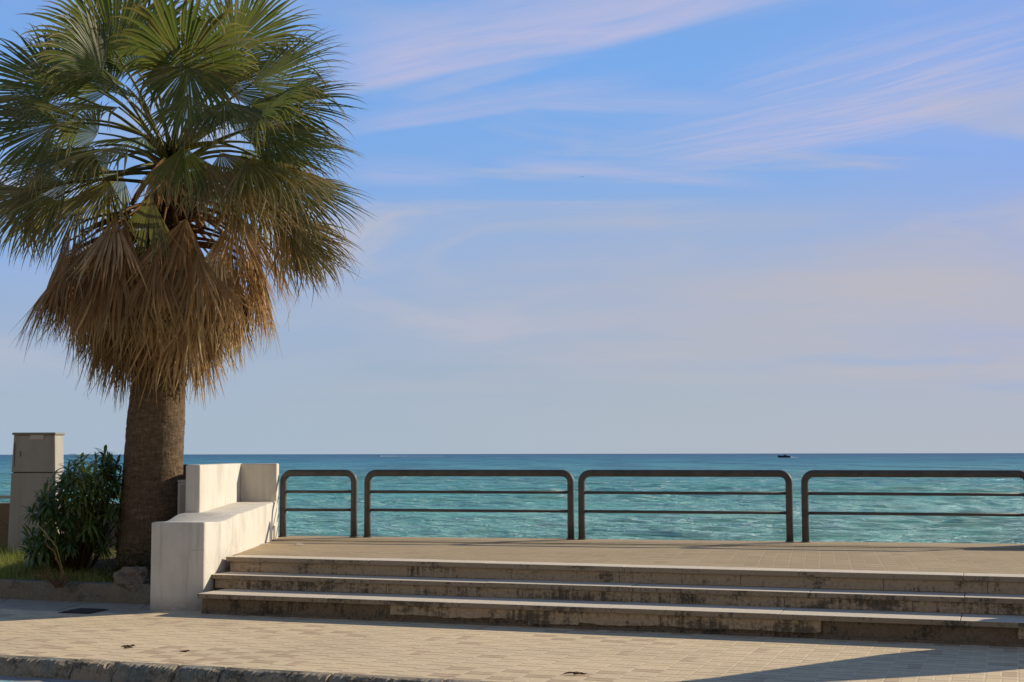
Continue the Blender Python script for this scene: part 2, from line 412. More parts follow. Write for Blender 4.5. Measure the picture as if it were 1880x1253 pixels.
    # unseen sky shaped for fill light: warm bright band behind the viewer, dim zenith
    col = n.mix(n.rng(y, .10, -.15), col, n.mix(n.rng(z, .16, .58), (4.9, 4.45, 3.8), (.9, 1.2, 1.9)))
    col = n.mix(n.rng(z, .34, .72), col, (.75, 1.45, 3.0))
    bg = n.node('ShaderNodeBackground', {0: col, 1: .1})
    n.l.new(bg.outputs[0], out.inputs[0])
world()
S.view_settings.view_transform = 'Standard'; S.view_settings.look = 'None'
S.view_settings.exposure = 0; S.view_settings.gamma = 1
S.render.engine = 'CYCLES'
S.cycles.max_bounces = 6; S.cycles.transparent_max_bounces = 6

# ------------------------------------------------------------------ levels
Z_TER = EYE - 1.22             # promenade level
Z_S = [Z_TER, EYE - 1.392, EYE - 1.553]
Y_S = [15.00, 14.60, 14.02]    # nosing lines in the turned frame
KERB_Y = 10.46

# ------------------------------------------------------------------ pavement, road, kerb
def sheet(name, x0, x1, y0, y1, z, mat, rz=-TH, nx=1, ny=1):
    vs = [(x0 + (x1 - x0) * i / nx, y0 + (y1 - y0) * j / ny, z) for j in range(ny + 1) for i in range(nx + 1)]
    fs = [(j * (nx + 1) + i, j * (nx + 1) + i + 1, (j + 1) * (nx + 1) + i + 1, (j + 1) * (nx + 1) + i) for j in range(ny) for i in range(nx)]
    o = MB().add(vs, fs).build(name, mat, rz=rz); tag(o, kind='structure'); return o
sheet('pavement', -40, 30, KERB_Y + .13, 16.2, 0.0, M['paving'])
sheet('road', -60, 60, -40, KERB_Y - .21, -.156, M['asphalt'])
sheet('gutter', -60, 60, KERB_Y - .215, KERB_Y + .05, -.150, M['gutter'])
o = sheet('road_marking', -60, 60, KERB_Y - .36, KERB_Y - .22, -.151, M['paint'])

def kerb():
    js = [loc(P(a, 1235, 0))[0] for a in (40, 140, 278, 383, 618)]
    xs = [js[0] - 1.05 * k for k in range(12, 0, -1)] + js
    while xs[-1] < 12: xs.append(xs[-1] + 1.0 + random.uniform(-.08, .12))
    mb = MB()
    prof = [(0.0, -.20), (0.0, -.10), (.004, -.045), (.012, -.018), (.035, .004), (.08, .006), (.15, .005)]
    for a, b in zip(xs[:-1], xs[1:]):
        n = 60; rows = []
        sd = random.random() * 99
        ch0, ch1 = random.uniform(.2, 1.0), random.uniform(.2, 1.0)
        for i in range(n + 1):
            f = i / n; x = a + .009 + (b - a - .018) * f
            e = ch0 * math.exp(-(f * (b - a) / .075) ** 1.6) + ch1 * math.exp(-((1 - f) * (b - a) / .075) ** 1.6)
            row = []
            for k, (yy, zz) in enumerate(prof):
                ed = [0, .3, .9, 1, 1, .45, 0][k]
                nz = (math.sin(x * 31 + sd) + math.sin(x * 71 + sd * 2) * .6 + random.uniform(-1.2, 1.2)) * .008 * ed
                row.append((x, KERB_Y + yy + e * .05 * ed + abs(nz) * .9, zz - e * .065 * ed - abs(nz) * .9))
            rows.append(row)
        m = len(prof); vs = [p for r in rows for p in r]
        fs = [(i * m + k, (i + 1) * m + k, (i + 1) * m + k + 1, i * m + k + 1) for i in range(n) for k in range(m - 1)]
        fs += [tuple(range(m)), tuple(n * m + k for k in range(m))[::-1]]
        mb.add(vs, fs)
    # dark bedding seen in the open joints
    mb.add([(-30, KERB_Y + .07, -.2), (14, KERB_Y + .07, -.2), (14, KERB_Y + .07, -.03), (-30, KERB_Y + .07, -.03)], [(0, 1, 2, 3)])
    o = mb.build('kerb', M['kerb'], rz=-TH); tag(o, kind='structure')
kerb()

# ------------------------------------------------------------------ promenade deck
A0 = Vector((-3.535, 16.45)); A1 = Vector((-3.377, 17.53)); A2 = Vector((-3.406, 20.40))
rb = [P(517, 988, Z_TER), P(1880, 1003.5, Z_TER)]        # railing line
rdir = (rb[1] - rb[0]).normalized(); rnrm = Vector((-rdir.y, rdir.x, 0))
RAZ = math.atan2(rdir.y, rdir.x)
def deck():
    # in the railing frame: x along the railing, y out to sea
    def rl(v): 
        d = Vector((v[0], v[1], 0)) - rb[0]; return d.dot(rdir), d.dot(rnrm)
    pts = [wld(-8.95, 15.33), wld(8.4, 15.33)]
    e0 = rb[0] + rdir * 24 + rnrm * .36; e1 = rb[0] - rdir * .95 + rnrm * .36
    poly = [rl(p) for p in (pts[0], pts[1], wld(20, 15.33), e0, e1)]
    bm = bmesh.new()
    top = [bm.verts.new((x, y, 0)) for x, y in poly]; bot = [bm.verts.new((x, y, -6.5)) for x, y in poly]
    bm.faces.new(top)
    for i in range(len(poly)):
        j = (i + 1) % len(poly); bm.faces.new((top[i], bot[i], bot[j], top[j]))
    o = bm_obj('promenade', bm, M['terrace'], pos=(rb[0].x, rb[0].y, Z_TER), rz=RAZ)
    tag(o, kind='structure')
    # edging course under the railing, slightly proud
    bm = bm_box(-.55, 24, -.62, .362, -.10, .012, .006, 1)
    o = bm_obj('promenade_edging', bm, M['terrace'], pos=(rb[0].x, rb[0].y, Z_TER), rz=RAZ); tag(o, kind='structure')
deck()

# ------------------------------------------------------------------ stairs
def stairs():
    XL, XR = -8.74, 1.02
    root = empty('staircase', wld(-3.5, 14.2, 0), -TH)
    tag(root, 'broad flight of three worn pale stone steps with black lichen stains between pavement and promenade', 'steps')
    ox, oy = -3.5, 14.2
    ends = [XL - .13, XL - .09, XL + .09]
    xr = [loc(Vector((5.72, 13.93)))[0] + 2.4, loc(Vector((5.72, 13.93)))[0] + 2.4, loc(Vector((5.72, 13.93)))[0] - .02]
    th = .052; ov = .045
    for i in range(3):
        z = Z_S[i]; y0 = Y_S[i]; y1 = (Y_S[i - 1] + ov + .01) if i else Y_S[0] + .34
        # slabs laid in lengths with fine joints and chipped noses
        bm = bmesh.new(); x = ends[i]
        while x < xr[i]:
            L = random.uniform(1.35, 1.9); x2 = min(x + L, xr[i])
            if xr[i] - x2 < .4: x2 = xr[i]
            dz = random.uniform(-.002, .002)
            bm_box(x + .0015 - ox, x2 - .0015 - ox, y0 + random.uniform(-.003, .003) - oy, y1 - oy, z - th, z + dz + (.004 if i == 0 else 0), .007, 2, bm)
            x = x2
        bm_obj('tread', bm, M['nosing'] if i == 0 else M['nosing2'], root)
    zb = [Z_S[1], Z_S[2], 0]
    for i in range(3):
        bm = bmesh.new(); yf = Y_S[i] + ov
        if i < 2:
            x = ends[i] + .03
            while x < xr[i]:
                L = random.uniform(.9, 1.9); x2 = min(x + L, xr[i])
                if xr[i] - x2 < .4: x2 = xr[i]
                bm_box(x + .002 - ox, x2 - .002 - ox, yf + random.uniform(0, .004) - oy, yf + .05 - oy, zb[i] + .001, Z_S[i] - th - .001, .004, 1, bm)
                x = x2
            bm_obj('riser', bm, M['riser'] if i == 0 else M['riser2'], root)
        else:
            xa = loc(P(725, 1118, .12))[0]; xb = loc(P(1508, 1150, .12))[0]; xc = loc(P(1868, 1160, .12))[0]
            # facing slabs left on the lowest riser, with broken lower edges
            cuts = [xa, xa + 1.55, xa + 2.1, xa + 2.95, xb]
            for a, b in list(zip(cuts[:-1], cuts[1:])) + [(xc, xr[2])]:
                n = 26; vs = []; fs = []
                low = random.uniform(.055, .085) if (b - a) > .7 else .035
                for k in range(n + 1):
                    xx = a + .002 + (b - a - .004) * k / n
                    zl = low + random.uniform(-.006, .006) + .008 * math.sin(xx * 7)
                    for (yy, zz) in ((yf, zl), (yf, Z_S[i] - th - .001), (yf + .035, zl + .003)):
                        vs.append((xx - ox, yy - oy, zz))
                for k in range(n):
                    q = k * 3
                    fs += [(q, q + 3, q + 4, q + 1), (q + 2, q + 5, q + 3, q)]
                fs += [(0, 1, 2), (n * 3, n * 3 + 2, n * 3 + 1)]
                me = bpy.data.meshes.new('t'); me.from_pydata(vs, [], fs); bm.from_mesh(me); bpy.data.meshes.remove(me)
                if b == xb or b == xr[2]: bm_obj('riser', bm, M['riser2'], root); bm = bmesh.new()
            bm.free()
            # bare mortar core behind
            bm = bm_box(ends[2] + .02 - ox, xr[2] - ox, yf + .036 - oy, Y_S[1] + .2 - oy, -.05, Z_S[2] - th - .002)
            bm_obj('mortar_core', bm, M['base'], root)
            bm = bm_box(ends[2] + .02 - ox, xr[2] - ox, yf + .012 - oy, yf + .034 - oy, -.05, .028, .006, 1)
            bm_obj('footing', bm, M['base'], root)
    # body under the upper steps
    bm = bm_box(ends[2] + .2 - ox, xr[1] - ox, Y_S[1] + ov + .05 - oy, Y_S[0] + .3 - oy, 0, Z_S[1] - th - .004)
    bm_obj('stair_core', bm, M['base'], root)
stairs()

# ------------------------------------------------------------------ benches
def lerp(a, b, t): return a + (b - a) * t
def interp(x, xs, ys):
    if x <= xs[0]: return ys[0]
    for i in range(len(xs) - 1):
        if x <= xs[i + 1]:
            t = (x - xs[i]) / (xs[i + 1] - xs[i]); t = t * t * (3 - 2 * t)
            return lerp(ys[i], ys[i + 1], t)
    return ys[-1]
def loft_seat(st, left, right, top, bot, bev=.018):
    """seat body as a loft along y with rounded upper edges"""
    vs = []; fs = []
    ys = [st[0]] + st + [st[-1]]
    for k, y in enumerate(ys):
        l, r, t, b = left(y), right(y), top(y), bot(y)
        end = k == 0 or k == len(ys) - 1
        if end: l += bev * .7; r -= bev * .7; t -= bev * .7
        yy = y - (bev * .0) if not end else (y - bev * .7 if k == 0 else y + bev * .7)
        a = bev
        vs += [(l, yy, b), (l, yy, t - a), (l + a * .3, yy, t - a * .3), (l + a, yy, t), (lerp(l, r, .5), yy, t), (r - a, yy, t), (r - a * .3, yy, t - a * .3), (r, yy, t - a), (r, yy, lerp(b, t, .5)), (r, yy, b)]
    m = 10
    for k in range(len(ys) - 1):
        for i in range(m - 1):
            fs.append((k * m + i, k * m + i + 1, (k + 1) * m + i + 1, (k + 1) * m + i))
    fs.append(tuple(range(m))[::-1]); fs.append(tuple((len(ys) - 1) * m + i for i in range(m)))
    return vs, fs

def auto_smooth(o, ang=35):
    me = o.data; bm = bmesh.new(); bm.from_mesh(me)
    bmesh.ops.recalc_face_normals(bm, faces=bm.faces)
    for f in bm.faces: f.smooth = True
    for e in bm.edges:
        if len(e.link_faces) == 2 and e.calc_face_angle(0) > R(ang): e.smooth = False
    bm.to_mesh(me); bm.free()

def bench_left():
    root = empty('bench', (-3.84, 16.45, 0))
    tag(root, 'pale plastered masonry bench with backrest, to the left of the steps beside the palm', 'bench')
    ox, oy = -3.84, 16.45
    st = list(np.concatenate([np.linspace(16.462, 18.2, 36), np.linspace(18.3, 20.70, 20)]))
    right = lambda y: interp(y, [16.45, 17.0, 17.6, 20.7], [-3.535, -3.455, -3.385, -3.405]) if y > 17 else lerp(-3.535, -3.455, (y - 16.45) / .55)
    left = lambda y: interp(y, [16.45, 18.0, 20.7], [-4.145, -4.13, -4.13])
    top = lambda y: EYE + interp(y, [16.45, 17.05, 17.75, 20.7], [-.778, -.795, -.735, -.682])
    vs, fs = loft_seat([float(a) for a in st], left, right, top, lambda y: -.05)
    mb = MB().add([(a - ox, b - oy, c) for a, b, c in vs], fs)
    o = mb.build('seat', M['plaster'], root); auto_smooth(o, 50)
    bm = bm_box(-4.127 - ox, -3.94 - ox, 18.04 - oy, 20.93 - oy, .8, EYE - .132, .022, 3)
    o = bm_obj('backrest', bm, M['plaster'], root); auto_smooth(o, 50)
    bm = bm_box(-3.945 - ox, -3.415 - ox, 20.715 - oy, 20.925 - oy, Z_TER - .02, EYE - .136, .018, 3)
    o = bm_obj('end_wall', bm, M['plaster'], root); auto_smooth(o, 50)
    # thin slab leaning in the gap at the foot
    bm = bm_prism([(-3.41 - ox, 20.42 - oy), (-3.385 - ox, 20.42 - oy), (-3.385 - ox, 20.70 - oy), (-3.41 - ox, 20.70 - oy)], Z_TER, Z_TER + .20, .004, 1)
    bm_obj('foot_slab', bm, M['plaster'], root)
bench_left()

def right_end():
    # unseen: tapering pillar invented to cast the pavement shadow, wall assumed from its shadow
    root = empty('shadow_pillar', (5.72, 13.93, 0), -TH)
    tag(root, 'unseen invented tapering pillar, added to cast the shadow at the right-hand foot of the steps', 'pillar')
    bm = bm_box(0, 1.0, -.55, .35, -.02, .985, .02, 2); bm_obj('shadow_block', bm, M['plaster'], root)
    bm = bmesh.new(); lo = []
    st = [(.985, .44), (1.35, .42), (2.3, .17), (3.4, .06)]
    ring = [[bm.verts.new((.5 + a * w, -.12 + b * w, z)) for a, b in ((-1, -1), (1, -1), (1, 1), (-1, 1))] for z, w in st]
    for k in range(3):
        for i in range(4): bm.faces.new((ring[k][i], ring[k][(i + 1) % 4], ring[k + 1][(i + 1) % 4], ring[k + 1][i]))
    bm.faces.new(ring[-1]); bm_obj('shadow_spire', bm, M['concrete'], root)
    p = rb[0] + rdir * ((6.86 - rb[0].x) / rdir.x)
    bm = bm_box(0, 6, -.12, .12, -.05, .60, .015, 2)
    o = bm_obj('end_wall', bm, M['plaster'], pos=(p.x, p.y, Z_TER), rz=RAZ); tag(o, 'assumed unseen low pale wall continuing the line of the railing beyond its right-hand end', 'wall')
right_end()

# ------------------------------------------------------------------ railings
def railing(p0, p1, label):
    d = p1 - p0; L = d.length; az = math.atan2(d.y, d.x)
    root = empty('railing', p0, az)
    tag(root, label, 'railing', 'dark steel railing panels along the promenade edge')
    r, rad, H = .049, .125, .945
    pts = [(0, 0, -.02), (0, 0, .3), (0, 0, H - rad)]
    for k in range(1, 9):
        q = k / 8 * PI / 2; pts.append((rad - rad * math.cos(q), 0, H - rad + rad * math.sin(q)))
    n = 6
    for k in range(1, n): pts.append((rad + (L - 2 * rad) * k / n, 0, H))
    for k in range(0, 9):
        q = k / 8 * PI / 2; pts.append((L - rad + rad * math.sin(q), 0, H - rad + rad * math.cos(q)))
    pts += [(L, 0, .3), (L, 0, -.02)]
    mb = MB(); tube(mb, pts, r, 20); mb.build('tube_frame', M['metal'], root, True)
    for h in (.673, .408):
        mb = MB(); tube(mb, [(.03, 0, h), (L / 2, 0, h - .002), (L - .03, 0, h)], .021, 12); mb.build('crossbar', M['metal'], root, True)
    for x in (0, L):
        mb = MB(); tube(mb, [(x, 0, 0.012), (x, 0, .024), (x, 0, .028)], [.066, .064, .05], 18); mb.build('foot_ring', M['metal'], root, True)
def T(px, py): return P(px, py, Z_TER) + Vector((0, .04, 0))
px_p = [((518.5, 988), (649, 988.6)), ((674, 988.8), (1048.5, 992.6)), ((1068.5, 992.9), (1451.5, 997.6)), ((1480.5, 998), (1894, 1003.5))]
labels = ['short dark steel railing panel next to the pale bench', 'long dark steel railing panel directly right of the short one',
          'long dark steel railing panel in the middle right, under the small dark boat', 'dark steel railing panel at the right edge of the photo']
for (a, b), l in zip(px_p, labels): railing(T(*a), T(*b), l)

# ------------------------------------------------------------------ sea
SEA_Z = EYE - 4.6
def mat_sea():
    m, n, out, oc = material('sea_water')
    x, y, z = n.xyz(oc)
    dist = n.m('SQRT', n.m('ADD', n.m('MULTIPLY', x, x), n.m('MULTIPLY', y, y)))
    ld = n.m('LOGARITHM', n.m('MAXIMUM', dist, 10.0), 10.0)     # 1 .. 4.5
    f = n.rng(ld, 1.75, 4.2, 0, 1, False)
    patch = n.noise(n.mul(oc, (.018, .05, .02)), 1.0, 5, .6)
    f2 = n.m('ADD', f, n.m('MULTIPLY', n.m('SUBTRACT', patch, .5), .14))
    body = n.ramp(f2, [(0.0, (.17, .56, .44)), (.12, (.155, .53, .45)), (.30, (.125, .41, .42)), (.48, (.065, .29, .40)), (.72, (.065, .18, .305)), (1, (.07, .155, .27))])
    # ripples
    w1 = n.noise(n.mul(oc, (1.5, 3.2, 1)), 1.0, 5, .62, .4)
    w2 = n.noise(n.mul(oc, (.16, .42, 1)), 1.0, 6, .62, .5)
    w3 = n.noise(n.mul(oc, (.02, .06, 1)), 1.0, 7, .66, .5)
    near = n.rng(ld, 1.9, 2.5, 1, 0); midd = n.rng(ld, 2.3, 3.2, 1, .15)
    h = n.m('ADD', n.m('ADD', n.m('MULTIPLY', n.m('MULTIPLY', w1, .34), near), n.m('MULTIPLY', n.m('MULTIPLY', w2, .9), midd)), n.m('MULTIPLY', w3, 4.0))
    nrm = n.bump(h, 1.0, 1.6)
    lift = n.rng(n.m('ADD', n.m('MULTIPLY', w1, n.m('MULTIPLY', near, .6)), n.m('MULTIPLY', w2, .7)), .45, 1.0)
    body = n.mix(n.m('MULTIPLY', lift, n.rng(f, .1, .9, .75, .28)), body, n.mix(f, (.52, .74, .78), (.20, .42, .52)))  # pale facets painted into the water colour for reflected sky
    pa = n.noise(n.mul(oc, (.035, .006, 1)), 1.0, 5, .65); pb = n.noise(n.mul(oc, (.14, .03, 1)), 1.0, 4, .6)
    body = n.mix(n.m('MULTIPLY', n.rng(pa, .42, .60, 0, .5), n.rng(ld, 2.25, 2.8, .15, 1)), body, (.012, .06, .15)); body = n.mix(n.rng(pb, .48, .64, 0, .38), body, (.10, .27, .36))
    pc = n.noise(n.mul(oc, (.5, .16, 1)), 1.0, 4, .65); body = n.mix(n.m('MULTIPLY', n.rng(pc, .5, .62, 0, .16), n.rng(ld, 2.1, 2.5)), body, (.02, .09, .16))
    sw = n.rng(z, -.22, .12); body = n.mix(n.m('MULTIPLY', n.m('SUBTRACT', 1.0, sw), n.rng(ld, 2.6, 1.9, 0, .32)), body, (.06, .42, .29))
    # white flecks
    fl = n.noise(n.mul(oc, (.35, 1.2, 1)), 1.0, 5, .7, .3); fl2 = n.noise(n.mul(oc, (.02, .05, 1)), 1.0, 3)
    foam = n.m('MULTIPLY', n.rng(fl, .77, .82), n.rng(fl2, .58, .66))
    body = n.mix(n.m('MULTIPLY', foam, .85), body, (.8, .82, .82))
    dif = n.node('ShaderNodeBsdfDiffuse', {'Color': body, 'Normal': nrm})
    gl = n.node('ShaderNodeBsdfGlossy', {'Color': (.95, .98, 1), 'Roughness': .24, 'Normal': nrm})
    fr = n.node('ShaderNodeFresnel', {'IOR': 1.5, 'Normal': nrm}).outputs[0]
    k = n.m('MULTIPLY', n.m('MINIMUM', fr, .55), n.rng(ld, 2.0, 3.6, 1.0, .40))
    k = n.m('MULTIPLY', k, n.m('SUBTRACT', 1.0, foam))
    mx = n.node('ShaderNodeMixShader', {0: k, 1: dif.outputs[0], 2: gl.outputs[0]})
    n.l.new(mx.outputs[0], out.inputs[0]); return m
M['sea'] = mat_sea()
def wave_h(X, Y):
    h = np.zeros_like(X); r = np.random.default_rng(3)
    dist = np.sqrt(X * X + Y * Y)
    for i in range(90):
        lam = 10 ** r.uniform(-.05, 1.05); a = R(r.normal(6, 34)); amp = .0085 * lam ** .85 * r.uniform(.5, 1.2)
        if lam > 6: amp *= .6
        kx, ky = math.sin(a) * 2 * PI / lam, math.cos(a) * 2 * PI / lam
        ph = r.uniform(0, 6.28)
        s = np.sin(kx * X + ky * Y + ph)
        s = 1.5 * ((s + 1) / 2) ** 1.35 - .7
        h += 1.0 * amp * s * np.clip(1.5 - dist / (lam * 70), 0, 1)
    for lam, a, amp, ph in ((7.5, R(4), .13, .4), (6.1, R(-9), .10, 2.1), (9.5, R(12), .10, 4.0)):
        s = np.sin((math.sin(a) * X + math.cos(a) * Y) * 2 * PI / lam + ph + .9 * np.sin(X * .11 + ph) + .5 * np.sin(X * .27 + Y * .05))
        h += amp * s * np.clip(1.4 - dist / 420, 0, 1) * (.55 + .45 * np.sin(X * .19 + Y * .13 + ph * 2))
    # patches of calmer and rougher water
    g = .65 + .35 * np.sin(X * .05 + 1.0 + 1.3 * np.sin(Y * .021)) * np.sin(Y * .043 + .6 * np.sin(X * .03))
    return h * (.9 * g + .35)
def sea():
    rows = np.concatenate([np.geomspace(18, 66, 24)[:-1], np.geomspace(66, 420, 720)[:-1], np.geomspace(420, 60000, 150)])
    us = np.concatenate([np.linspace(-1.6, -.5, 60)[:-1], np.linspace(-.5, .5, 560)[:-1], np.linspace(.5, 1.6, 60)])
    Y, U = np.meshgrid(rows, us, indexing='ij'); X = U * Y
    Zm = wave_h(X, Y)
    nr, nc = len(rows), len(us)
    co = np.stack([X, Y, Zm], -1).reshape(-1, 3).astype(np.float32)
    i, j = np.meshgrid(np.arange(nr - 1), np.arange(nc - 1), indexing='ij')
    q = (i * nc + j).ravel(); quads = np.stack([q, q + 1, q + nc + 1, q + nc], -1)
    me = bpy.data.meshes.new('sea')
    me.vertices.add(len(co)); me.vertices.foreach_set('co', co.ravel())
    me.loops.add(quads.size); me.loops.foreach_set('vertex_index', quads.ravel().astype(np.int32))
    me.polygons.add(len(quads)); me.polygons.foreach_set('loop_start', (np.arange(len(quads)) * 4).astype(np.int32))
    me.polygons.foreach_set('loop_total', np.full(len(quads), 4, np.int32))
    me.update(calc_edges=True); me.polygons.foreach_set('use_smooth', np.ones(len(quads), bool))
    me.materials.append(M['sea'])
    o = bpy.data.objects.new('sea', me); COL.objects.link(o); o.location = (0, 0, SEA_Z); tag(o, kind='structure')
sea()

# ------------------------------------------------------------------ boats and bird
M['hull'] = mat_simple('navy_hull', (.012, .022, .06), (.02, .03, .07), 1, .4)
M['boatwhite'] = mat_simple('white_gelcoat', (.7, .7, .7), (.6, .6, .6), 1, .3)
M['cabin'] = mat_simple('boat_cabin', (.10, .085, .08), (.16, .12, .11), 1, .6)
def mat_foam():
    m, n, out, oc = material('wake_foam')
    f = n.noise(n.mul(oc, (.12, .4, 1)), 1.0, 4, .6)
    d = n.node('ShaderNodeBsdfDiffuse', {'Color': (.85, .87, .88, 1)}); tr = n.node('ShaderNodeBsdfTransparent')
    mx = n.node('ShaderNodeMixShader', {0: n.rng(f, .34, .5), 1: tr.outputs[0], 2: d.outputs[0]})
    n.l.new(mx.outputs[0], out.inputs[0]); return m
M['foam'] = mat_foam()
def boat(px, py, L, hullmat, label, cabin_h, wake, wake_w):
    p = P(px, py, SEA_Z + .25); root = empty('motor_boat', p); tag(root, label, 'boat')
    B = L * .28; H = L * .11
    st = []
    for k in range(9):
        f = k / 8; x = -L / 2 + L * f                       # bow at -x
        w = B / 2 * min(1, (f / .45)) ** .7 if f < .45 else B / 2 * (1 - .1 * (f - .45))
        top = H * (1.55 - .75 * f + .2 * f * f)
        st.append([(x, -w, top), (x + (.05 * L if f == 0 else 0), -w * .7, -.3), (x + (.05 * L if f == 0 else 0), w * .7, -.3), (x, w, top)])
    mb = MB().add([q for s_ in st for q in s_], [(k * 4 + i, k * 4 + i + 1, (k + 1) * 4 + i + 1, (k + 1) * 4 + i) for k in range(8) for i in range(3)] + [(k * 4 + 3, k * 4, (k + 1) * 4, (k + 1) * 4 + 3) for k in range(8)] + [(32, 33, 34, 35)])
    mb.build('hull', hullmat, root)
    bm = bm_prism([(-.02 * L, -B * .28), (.22 * L, -B * .28), (.22 * L, B * .28), (-.02 * L, B * .28)], H * .8, H * .9 + cabin_h, L * .012, 2)
    bm_obj('cabin', bm, M['cabin'], root)
    mb = MB(); tube(mb, [(.1 * L, 0, H), (.1 * L, 0, H + cabin_h * 1.9)], L * .006, 6); mb.build('mast', M['cabin'], root)
    # wake on the water
    vs = []; fs = []; n = 30
    for k in range(n + 1):
        f = k / n; x = L * .48 + wake * f; w = wake_w * (.6 + .5 * math.sin(f * 9) ** 2) * (1 - f * .7)
        hz = (.55 if f < .4 else .35) * (1 - f * .6) * L * .09
        vs += [(x, -w, 0), (x, 0, hz), (x, w, 0)]
    for k in range(n): fs += [(k * 3, k * 3 + 3, k * 3 + 4, k * 3 + 1), (k * 3 + 1, k * 3 + 4, k * 3 + 5, k * 3 + 2)]
    o = MB().add(vs, fs).build('wake', M['foam'], pos=p); tag(o, kind='stuff')
boat(1439, 840.2, 13.5, M['hull'], 'small dark hulled motor boat with cabin heading left near the horizon', 1.5, 9, 1.4)
boat(694, 838.0, 8.5, M['boatwhite'], 'tiny pale speedboat trailing a long white wake on the horizon', .9, 125, 5.0)

def bird():
    p = D(1069, 325, 420); root_m = MB()
    tube(root_m, [(-.32, 0, 0), (-.2, 0, .03), (0, 0, .02), (.25, 0, 0), (.4, 0, -.02)], [.02, .07, .09, .05, .02], 8)
    for s in (-1, 1):
        root_m.add([(-.08, 0, .05), (.12, 0, .05), (.08, .45 * s, .22), (-.05, .45 * s, .22), (.12, .95 * s, .06)], [(0, 1, 2, 3), (3, 2, 4)])
    o = root_m.build('bird', M['cabin'], pos=p, rz=R(60)); tag(o, 'tiny dark bird flying high above the sea', 'bird')
bird()

# ------------------------------------------------------------------ planted bed
WALL_Y = 14.72; WALL_Z = .226
def bed_z(x, y):                                   # turned-frame coordinates
    t = min(max((y - WALL_Y - .2) / 3.6, 0), 1)
    return WALL_Z - .035 + .26 * t + .03 * math.sin(x * 2.3 + 1) * math.sin(y * 1.9) * min(1, t * 4)
def bed():
    vs = []; fs = []; nx, ny = 70, 36; x0, x1, y0, y1 = -20, -9.35, WALL_Y + .1, 19.6
    for j in range(ny + 1):
        for i in range(nx + 1):
            x = lerp(x0, x1, i / nx); y = lerp(y0, y1, j / ny)
            xx = x
            vs.append((xx, y, bed_z(x, y) + random.uniform(-.012, .012)))
    for j in range(ny):
        for i in range(nx): fs.append((j * (nx + 1) + i, j * (nx + 1) + i + 1, (j + 1) * (nx + 1) + i + 1, (j + 1) * (nx + 1) + i))
    o = MB().add(vs, fs).build('planted_bed', M['soil'], rz=-TH, smooth=True); tag(o, kind='structure')
    # rough kerb wall of the bed
    mb = MB(); n = 150; prof = [(0, -.05), (0, .1), (.004, WALL_Z - .02), (.02, WALL_Z), (.10, WALL_Z + .002), (.17, WALL_Z), (.18, WALL_Z - .1)]
    vs = []; m = len(prof)
    for k in range(n + 1):
        x = lerp(-20, -9.30, k / n)
        for i, (yy, zz) in enumerate(prof):
            e = [0, .6, 1, 1, .6, .6, 0][i]
            vs.append((x + 14.6, WALL_Y + yy + random.uniform(0, .008) * e - 14.8, zz + (random.uniform(-.006, .004) + .006 * math.sin(x * 3)) * e))
    fs = [(k * m + i, (k + 1) * m + i, (k + 1) * m + i + 1, k * m + i + 1) for k in range(n) for i in range(m - 1)]
    fs += [tuple(range(m)), tuple(n * m + k for k in range(m))[::-1]]
    mb.add(vs, fs); o = mb.build('planter_wall', M['concrete'], rz=-TH, pos=wld(-14.6, 14.8), smooth=False)
    tag(o, 'low weathered concrete wall along the front of the grassy planted bed', 'low wall')
bed()

def gz(v): x, y = loc(v); return bed_z(x, y)

def sea_wall():
    a = D(-330, 1000, 21.9); b = D(336, 1000, 21.35)
    d = Vector((b.x - a.x, b.y - a.y, 0)); L = d.length; az = math.atan2(d.y, d.x)
    root = empty('sea_wall', (a.x, a.y, 0), az)
    tag(root, 'low brown rendered wall with a pale pipe rail behind the grey cabinet', 'wall')
    top = EYE - .735
    bm = bm_box(0, L, 0, .25, -5.5, top, .012, 2); bm_obj('wall', bm, M['brownwall'], root)
    mb = MB(); tube(mb, [(0, .12, top + .095), (L, .12, top + .095)], .022, 12); mb.build('pipe_rail', M['galv'], root, True)
    x = .6
    while x < L:
        mb = MB(); tube(mb, [(x, .12, top - .02), (x, .12, top + .08)], .014, 8); mb.build('rail_support', M['galv'], root, True); x += 1.5
sea_wall()

